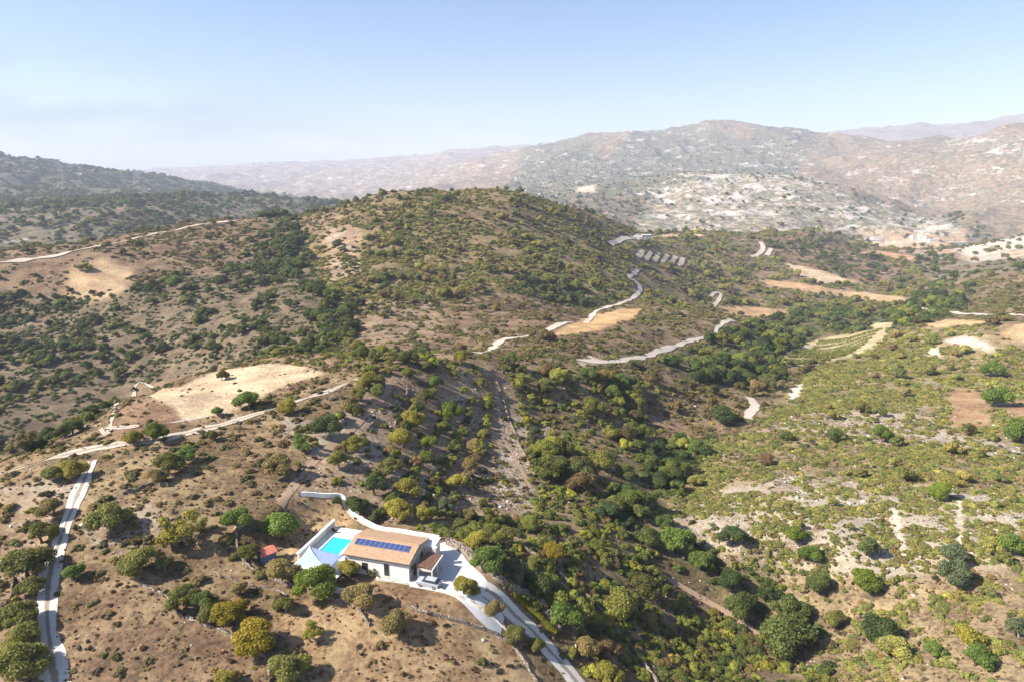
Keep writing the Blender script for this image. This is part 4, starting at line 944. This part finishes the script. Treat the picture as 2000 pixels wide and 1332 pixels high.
# ------------------------------------------------------------------ far farm buildings
def far_house(px, py, w, d, h, rot, wallc, roofm, label, flat=False):
    p = hit1(px, py); o = empty('farm_building', p, rot, label=label, cat='building')
    MB().box(-w/2, w/2, -d/2, d/2, -4, h).build('wall', wallc, o)
    if flat: MB().box(-w/2-.3, w/2+.3, -d/2-.3, d/2+.3, h, h+.5).build('roof', M_cream, o)
    else: MB().prism([(-d/2-.5, h), (d/2+.5, h), (0, h+d*.22)], -w/2-.4, w/2+.4, 'x').build('roof', roofm, o)
    for k in range(max(2, int(w/4))):
        x = -w/2+w*(k+.5)/max(2, int(w/4)); MB().box(x-.6, x+.6, -d/2-.06, -d/2+.02, 1.2, 2.6).build('window', M_glass, o)
    return o
M_farwhite = plain('whitewash', (.74, .71, .66), .08, .3)
for q_ in [(1693,472,70,16,4,.05,'long low white farm building at the far right valley, leftmost',True),(1712,468,26,14,5,.0,'white farm building behind the long low one',True),
  (1788,466,24,12,7,.1,'white two storey farmhouse left of the pair on the valley floor',False),(1801,465,18,12,9,-.1,'tallest white farmhouse of the far valley',True),
  (1812,468,20,12,6,.2,'white farmhouse right of the tallest one',False),(1824,472,26,10,5,0,'low white farm shed at the right of the far group',True),
  (1870,477,40,10,4,.1,'long pale shed by the dry stream in the far valley',True),(1847,484,22,12,5,.2,'pale barn at the edge of the far brown field',False),
  (1262,466,12,8,4,.1,'small white building on the saddle right of the peak',True),(1246,468,9,7,3,-.2,'smallest white building on the saddle right of the peak',True)]:
    px, py, w, d, h, rot, lab, fl = q_; far_house(px, py, w, d, h, rot, M_farwhite, M_tile, lab, fl)
# ------------------------------------------------------------------ trees and shrubs one can tell apart, named one by one
T = {'dark': (.045,.065,.026), 'green': (.085,.125,.032), 'bright': (.15,.205,.030), 'olive': (.105,.11,.036), 'yolive': (.16,.15,.036), 'yellow': (.23,.20,.022),
     'dusty': (.15,.125,.062), 'grey': (.075,.095,.060), 'mid': (.07,.09,.030)}
PLACED = 1
HERO = [ # px, py of the crown's middle, width in the photograph, tint, form, label
(217,1007,76,'olive','tree','olive green round tree to the right of the gravel track, above the yellow-green open tree'),
(340,1042,88,'yolive','open','yellow-green open crowned tree with bare trunk in the brown field'),
(391,1027,36,'olive','open','small thin tree just right of the yellow-green open crowned tree'),
(467,1010,65,'green','tree','tree left of the dark green dome tree, above the stone wall bend'),
(553,1024,82,'green','tree','large dark green dome tree above the red roofed shed'),
(275,1092,66,'olive','tree','olive tree beside the lower edge of the yellow-green open tree'),
(322,1095,42,'olive','open','small open tree under the yellow-green open crowned tree'),
(148,1120,44,'green','tree','small green tree touching the right edge of the gravel track'),
(54,1100,76,'olive','tree','big round tree left of the gravel track, halfway down'),
(65,1143,44,'olive','tree','small tree below the big round tree left of the gravel track'),
(82,1040,54,'olive','tree','tree left of the gravel track where its shadow crosses both ruts'),
(105,990,48,'dusty','tree','dusty tree left of the upper gravel track'),
(36,1200,66,'olive','tree','tree at the left picture edge beside the lower gravel track'),
(49,1243,60,'olive','tree','tree between two others at the lower left picture edge'),
(38,1296,84,'olive','tree','largest tree in the bottom left corner beside the gravel track'),
(358,1160,60,'olive','tree','leftmost tree of the row along the stone terrace in the lower field'),
(397,1170,50,'mid','tree','second tree from left of the row along the terrace'),
(412,1196,44,'olive','tree','small olive tree in front of the row along the terrace'),
(448,1196,68,'yellow','tree','yellow leaved tree in the middle of the terrace row'),
(497,1238,80,'yellow','tree','yellow-green tree at the lower right end of the terrace row'),
(557,1180,44,'olive','tree','round little tree standing alone in the straw field below the bright green tree'),
(550,1112,68,'dusty','tree','dusty grey-brown tree beside the red roofed shed and shade sail'),
(488,1078,46,'olive','tree','small tree left of the red roofed shed'),
(562,1298,72,'olive','tree','tree at the bottom edge below the terrace row'),
(441,1325,40,'yolive','tree','small tree cut by the bottom edge left of centre'),
(330,903,58,'olive','tree','left of two trees below the ridge track above the brown field'),
(366,884,42,'green','tree','greener right one of two trees below the ridge track'),
(308,928,38,'dusty','tree','small dusty tree under the two trees below the ridge track'),
(543,903,68,'dusty','tree','large dusty tree at the left of the terrace dirt path'),
(592,865,46,'green','open','upright green tree above the terrace dirt path'),
(145,915,46,'yolive','tree','tree at the top end of the gravel track, left side'),
(108,925,38,'olive','tree','low tree left of the top end of the gravel track'),
(470,1150,40,'dusty','tree','small dusty tree above the yellow leaved tree'),
(615,1131,84,'bright','tree','bright lime green round tree in front of the shade sail'),
(682,1108,54,'yolive','tree','round olive tree against the left end of the white house wall'),
(726,1115,25,'olive','open','thin young tree against the white house wall'),
(706,1160,74,'dusty','tree','dusty spreading tree below the white house wall'),
(773,1212,66,'dusty','tree','tree with long shadow standing in the straw field below the house'),
(612,1232,44,'yolive','open','small yellow-green open tree in the straw field'),
(906,1141,48,'yolive','tree','golden green tree on the edge of the concrete yard'),
(928,1152,27,'olive','tree','small dark companion right of the golden green yard tree'),
(965,1187,44,'dusty','tree','dusty tree leaning over the left edge of the driveway'),
(1011,1234,52,'olive','tree','tree beside the driveway throwing shade across it'),
(1046,1258,38,'olive','tree','smaller tree beside the driveway right of the one that shades it'),
(1098,1200,80,'green','tree','wide fresh green tree right of the clipped yellow hedge'),
(1147,1262,58,'dusty','tree','dusty tree right of the lower driveway'),
(1185,1312,55,'yolive','tree','yellow-green tree at the bottom edge right of the driveway'),
(696,984,60,'dark','tree','dark green tree behind the curved white garden wall'),
(731,946,54,'dark','tree','dark green tree up the slope behind the garden wall'),
(794,949,58,'yolive','tree','olive tree on the terraces above the house'),
(776,991,58,'yolive','tree','yellow-green tree on the slope just above the tiled roof'),
(895,938,48,'yolive','tree','round tree on the terraces left of the bank of pale stones'),
(867,984,42,'grey','tree','grey-green tree near the foot of the terraces'),
(825,1000,44,'yolive','tree','low tree between the roof ridge and the terraces'),
(951,1085,70,'green','tree','large green tree beyond the yard of the house'),
(934,1050,46,'yolive','tree','tree above the large green tree beyond the yard'),
(1011,1112,56,'grey','tree','grey-green tree in the ravine right of the driveway top'),
(1078,1075,48,'yellow','tree','yellowish tree in the ravine thicket'),
(1062,1130,50,'green','tree','green tree at the head of the long stone terrace in the ravine'),
(985,1045,46,'olive','tree','tree at the foot of the stone bank'),
(720,742,46,'yolive','tree','tree at the right end of the ridge track'),
(703,765,42,'olive','tree','tree just below the right end of the ridge track'),
(689,798,38,'olive','tree','second tree down from the end of the ridge track'),
(641,829,72,'dark','tree','broad dark tree left of the terrace dirt path'),
(693,862,50,'yolive','tree','tree on the outer side of the terrace dirt path bend'),
(662,895,48,'olive','tree','tree below the terrace dirt path'),
(838,716,34,'mid','tree','tree on the skyline of the terraced slope'),
(852,746,40,'green','tree','top tree of the left terrace row'),
(831,774,36,'mid','tree','second tree of the left terrace row'),
(806,814,54,'yolive','tree','third tree of the left terrace row, broad'),
(786,852,58,'yolive','tree','fourth tree of the left terrace row, broadest'),
(762,905,50,'olive','tree','lowest tree of the left terrace row'),
(881,798,50,'bright','tree','lime green tree at the top of the right terrace row'),
(864,834,38,'olive','tree','small tree under the lime green terrace tree'),
(840,862,42,'bright','tree','lime green tree in the middle of the right terrace row'),
(831,893,42,'bright','tree','lime green tree at the foot of the right terrace row'),
(798,728,36,'olive','tree','small tree near the top left of the terraces'),
(939,746,30,'olive','tree','small round tree near the top of the terraces'),
(926,866,34,'dusty','tree','dusty little tree beside the stone bank'),
(915,905,36,'dusty','tree','dusty tree on the terraces under the stone bank'),
(738,760,34,'mid','tree','tree right of the ridge track end, on the first terrace'),
(562,792,40,'yolive','tree','round tree standing on the ridge track edge'),
(485,778,52,'green','tree','green tree on the lower edge of the pale field'),
(425,803,26,'green','tree','small green tree at the corner of the pale field'),
(434,732,28,'olive','tree','lone tree inside the pale field'),
(300,842,50,'bright','tree','bright green tree on the ridge track'),
(262,853,36,'yolive','tree','small tree left of the bright green tree on the ridge track'),
(1432,1042,54,'dark','tree','dark green round tree on the white stony slope'),
(1552,1040,40,'bright','tree','lime green upright tree on the white stony slope'),
(1582,1080,44,'green','tree','green round tree below the lime green upright tree'),
(1686,1130,52,'bright','tree','bright green tree at the lower edge of the white slope'),
(1864,1115,64,'grey','tree','tall grey-green tree on the right slope'),
(1860,1082,52,'grey','tree','upper crown joined to the tall grey-green tree on the right slope'),
(1724,1227,70,'dark','tree','dark round tree standing in the dry orange clearing'),
(1540,1240,100,'mid','tree','largest round tree on the right, at the edge of the dry clearing'),
(1600,1136,44,'mid','tree','round tree above the largest tree on the right'),
(1888,1244,58,'yolive','tree','yellow-olive tree in the dry clearing'),
(1632,1208,38,'olive','tree','small olive tree in the dry clearing between two big round trees'),
(1824,1268,34,'green','tree','small green tree at the right bottom of the dry clearing'),
(1904,1280,54,'green','tree','green tree below the yellow-olive tree'),
(1972,1066,48,'green','tree','green tree near the right picture edge'),
(1990,1228,44,'grey','tree','grey-green tree cut by the right picture edge'),
(1540,1186,74,'mid','tree','dense tree behind the largest round tree on the right'),
(1448,1180,60,'mid','tree','dense tree above the end of the gully terrace'),
(1320,1052,76,'green','tree','wide green tree in the gully below the lower end of the wooded plot'),
(1264,1042,52,'mid','tree','green tree at the bottom corner of the wooded plot'),
(1368,1092,56,'green','tree','green tree where the gully meets the white slope'),
(1836,958,44,'bright','tree','bright green tree on the upper edge of the white slope'),
(1720,846,44,'green','tree','largest tree in the rocky band on the right hill'),
(1628,848,34,'mid','tree','left tree of a pair in the rocky band'),
(1536,850,26,'mid','tree','small dark tree at the left of the rocky band'),
(1408,808,48,'dark','tree','dark green tree alone on the far bank of the gully'),
(1992,842,54,'green','tree','tree at the right picture edge beside the small brown clearing'),
(1945,775,50,'green','tree','tree between the two brown clearings'),
(1935,720,36,'green','tree','tree above the two brown clearings'),
(943,602,24,'dark','tree','dark lone tree at the foot of the peak hill'),
(865,532,20,'dark','tree','dark lone tree halfway up the peak hill'),
(343,552,34,'green','tree','green tree at the top of the dark wood on the left slope'),
]
hx, hy, hzz = hit([h[0] for h in HERO], [h[1]+h[2]*.36 for h in HERO])
for (px, py, w, tn, form, lab), x, y, z in zip(HERO, hx, hy, hzz):
    if math.hypot(x, y)*w > 22000: print('BIGTREE', px, py, w, round(math.hypot(x, y)))
    slant = math.sqrt(x*x+y*y+(z-CZ)**2); d = w*slant/F*.98
    tint = np.array(T[tn])*np.array([2.2, 2.1, 1.7] if tn not in ('bright', 'yellow') else [1.3, 1.2, 1.2])*np.exp(rs.randn()*.10)
    nm = {'dark': 'evergreen_tree', 'dusty': 'dusty_tree', 'grey': 'grey_leaved_tree', 'bright': 'leafy_tree', 'yellow': 'yellowing_tree'}.get(tn, 'olive_tree' if tn in ('olive', 'yolive') else 'leafy_tree')
    o = one_tree((x, y, z), d, tint, form, lab, None, .92 if w < 50 else .86, 'tree', nm)
    KEEP.append((x, y, d*.42))

# ------------------------------------------------------------------ everything else that grows, region by region
AREA = {'near': 'the brown foreground ground', 'middle': 'the middle slopes', 'left_upper': 'the brown upper left hillside', 'sandy_scar': 'the sandy scar at left', 'left_wood': 'the wooded left valley side',
 'left_gully_wood': 'the wooded gully left of the peak', 'peak': 'the green peak hill', 'peak_scar': 'the bare shoulder of the peak', 'peak_foot_wood': 'the foot of the peak hill', 'hill_foot': 'the brown ground below the peak',
 'terraced_foot': 'the stony terraces below the peak', 'mid_hills': 'the hills behind the peak', 'mid_green': 'the green slope by the hill track', 'spur_hill': 'the brown spur', 'valley_wood': 'the valley wood',
 'plot_back': 'the brown slope beyond the wooded plot', 'right_hill': 'the green right hillside', 'right_rocky': 'the rocky band at right', 'right_top': 'the top of the right hill', 'white_slope': 'the white stony slope',
 'dry_right': 'the dry clearing at right', 'ravine': 'the ravine below the driveway', 'terraces': 'the stony terraces', 'stone_bank': 'the bank of pale stones', 'plot': 'the wooded plot', 'gully_wood': 'the gully thicket',
 'left_bank': 'the bank left of the gravel track', 'ploughed': 'the lower brown field', 'straw_field': 'the straw field', 'bank_by_house': 'the bank below the house', 'garden': 'the dry garden', 'ridge_brown': 'the bare ridge corner',
 'ridge_far_side': 'the far side of the ridge', 'brown_bay': 'the brown clearing', 'brown_bay2': 'the brown clearing'}
def tone_word(c):
    r, g, b = c; l = .3*r+.6*g+.1*b
    if g < r*.93 and b > .25*r: return 'brownish'
    if l < .115: return 'dark green'
    if l < .175: return 'mid green'
    if r > g*.95: return 'olive'
    return 'light green'
ORD = ['leftmost', 'second from left', 'third from left', 'fourth from left', 'fifth from left', 'sixth from left', 'seventh from left', 'eighth from left']
ROW = ['nearest', 'second', 'third', 'fourth', 'fifth', 'sixth', 'seventh', 'eighth', 'ninth', 'tenth', 'eleventh', 'twelfth', 'farthest']
def individuals(kind, data, nmax):
    x, y, z, d, rid = data.T; rid = rid.astype(int)
    tint = np.zeros((len(x), 3))
    for p in range(len(palnames)):
        m = palid[rid] == p
        if m.any(): tint[m] = tints(palnames[p], m.sum())[0]
    px, py = project(x, y, z+d*.3); dist = np.sqrt(x*x+y*y+(z-CZ)**2)
    app = d/dist*((px > -15) & (px < 2015) & (py > 250) & (py < 1345))*seen(x, y, z+d*.4, .0)
    order = np.argsort(-app); big = order[:nmax]; rest = order[nmax:]
    groups = {}
    for i in big: groups.setdefault((rid[i], tone_word(tint[i])), []).append(i)
    for (r_, tw), L in groups.items():
        L.sort(key=lambda i: -py[i]); rows = [L[k:k+8] for k in range(0, len(L), 8)]; area = AREA.get(RN[r_], 'the hillside'); word = 'tree' if kind == 'tree' else 'bush'
        for ri, row in enumerate(rows):
            row.sort(key=lambda i: px[i])
            for ci, i in enumerate(row):
                if len(L) == 1: lab = 'the only big %s %s on %s' % (tw, word, area)
                elif len(rows) == 1: lab = '%s %s on %s, %s' % (tw, word, area, ORD[ci])
                else: lab = '%s %s on %s, %s row, %s' % (tw, word, area, ROW[min(ri, 12)], ORD[ci])
                g = ('trees' if kind == 'tree' else 'bushes')+' on '+area
                if kind == 'tree': one_tree((x[i], y[i], z[i]), d[i], tint[i], 'open' if rs.rand() < .15 else 'tree', lab, g, .9, 'tree', {'dark green': 'evergreen_tree', 'mid green': 'oak_tree', 'olive': 'olive_tree', 'brownish': 'almond_tree'}.get(tw, 'carob_tree'))
                else: one_shrub((x[i], y[i], z[i]-.05), d[i], tint[i], lab, g)
    return x[rest], y[rest], z[rest], d[rest], tint[rest]
trees = pick('tree', [(60,120),(120,240),(240,400),(400,850),(850,1500),(1500,2600),(2600,4500)])
# tree rows on the old terraces, running down the slope
RI = RN.index('terraces'); rows_ = []
for pl, dens, szz in (([(728,728),(705,765),(680,800),(650,840),(610,880),(575,925)], .75, 3.4), ([(770,720),(745,750),(725,790),(700,830),(690,870),(650,910)], .35, 2.6), ([(838,700),(850,735),(832,775),(806,815),(785,855),(765,900),(735,945),(712,985)], 1.0, 3.8),
    ([(885,790),(868,830),(842,865),(828,900),(800,945),(770,995)], .9, 3.4), ([(870,715),(905,760),(920,800),(900,850),(885,895),(850,945),(825,1000)], .8, 3.1), ([(925,720),(945,755),(955,800),(945,850),(930,900),(905,950),(880,995)], .85, 2.9),
    ([(1005,760),(1020,800),(1035,850),(1042,900),(1040,950)], .8, 2.8), ([(660,985),(700,1000),(745,1010),(800,1015),(860,1012),(930,1010)], .9, 3.0)):
    C_ = catmull([hit1(*p) for p in pl], 1.6)
    for c_ in C_:
        if rs.rand() < dens*.95:
            xx, yy = c_.x+rs.randn()*.3, c_.y+rs.randn()*.35; rows_.append((xx, yy, float(ground(np.array([xx]), np.array([yy]))[0]), szz*.86*math.exp(rs.randn()*.22), RI))
rows_ = np.array(rows_); rows_ = rows_[~near_road(rows_[:, 0], rows_[:, 1], .4) & clear_of(rows_[:, 0], rows_[:, 1], .3)]
trees = np.r_[trees, rows_]; palid[RI] = palnames.index('ravine')
n_hero = len(HERO)
tx, ty, tz, td, tt = individuals('tree', trees, 298-n_hero)
scatter('woodland', 'evergreen woods of small round trees spread over the valley sides', 'woodland', 'wood_lib', np.c_[tx, ty, tz], td, tt)
shr = pick('shrub', [(60,110),(110,200),(200,320),(320,500),(500,850),(850,2000)])
sx_, sy_, sz_, sd, st_ = individuals('shrub', shr, 295)
scatter('heath', 'low heath bushes covering the slopes', 'shrubland', 'bush_lib', np.c_[sx_, sy_, sz_-.05], sd, st_, hs=.85)
# dry tufts and loose stones
def litter(lam_fn, lmax, rmax, amax=.80):
    x, y = sector(58, rmax, lmax, amax); z = ground(x, y); px, py = project(x, y, z); m = seen(x, y, z+1) & (px > -100) & (px < 2100) & (py < 1450)
    x, y, z = x[m], y[m], z[m]; rid, px, py, r, jx, jy = classify(x, y, z); fid = field_mask(px, py, r, jx, jy)
    lam = lam_fn(x, y, rid, fid, r); k = (rs.rand(len(x))*lmax < lam) & ~in_pad(x, y) & ~near_road(x, y, -.5); return x[k], y[k], z[k], rid[k]
ax, ay, az_, ar = litter(lambda x, y, rid, fid, r: (.65+.7*table('straw', rid))*smooth(-.5, .3, fbm(x/4, y/4, 91, 3))*(fid < 0)*np.interp(r, [60, 150, 260], [1, .7, .2]), 1.1, 260)
scatter('dry_grass', 'tufts of dead grass and thistle on the brown fields', 'dry grass', 'tuft_lib', np.c_[ax, ay, az_-.03], .30*np.exp(rs.randn(len(ax))*.5)+.16, tints('tuft', len(ax))[0])
cx, cy2, cz_, cr_ = litter(lambda x, y, rid, fid, r: (.08+.30*table('scrub', rid))*smooth(-.15, .35, fbm(x/6, y/6, 93, 4))*((fid < 0)+.3*(fid == 0)), .4, 300)
PAL['brush'] = [((.105,.085,.055),4), ((.075,.065,.045),3), ((.15,.115,.07),2), ((.085,.085,.042),2)]
scatter('dry_brush', 'low grey-brown thorny brush on the open ground', 'brush', 'bush_lib', np.c_[cx, cy2, cz_-.04], .75*np.exp(rs.randn(len(cx))*.4), tints('brush', len(cx))[0])
bx, by, bz, br = litter(lambda x, y, rid, fid, r: .7*table('stone', rid)**1.5*smooth(-.2, .5, fbm(x/7, y/7, 97, 3))*(fid < 0), .7, 300)
scatter('loose_stones', 'pale limestone rubble lying between the bushes', 'stones', 'rock_lib', np.c_[bx, by, bz-.05], .32*np.exp(rs.randn(len(bx))*.5)+.12, np.ones((len(bx), 3))*.5)
print('COUNTS', len(trees), len(shr), len(ax), len(bx))
# ------------------------------------------------------------------ haze
t = bpy.data.materials.new('hazy_air'); t.use_nodes = True; nn_ = t.node_tree.nodes; nn_.clear()
out = nn_.new('ShaderNodeOutputMaterial'); pv = nn_.new('ShaderNodeVolumePrincipled'); pv.inputs['Color'].default_value = (.72, .79, .95, 1)
pv.inputs['Density'].default_value = .000105; pv.inputs['Anisotropy'].default_value = .0
t.node_tree.links.new(pv.outputs[0], out.inputs['Volume'])
MB().box(-19000, 19000, -1500, 18000, -60, 720).build('haze', t, label='pale summer haze over the hills', cat='haze', kind='stuff')
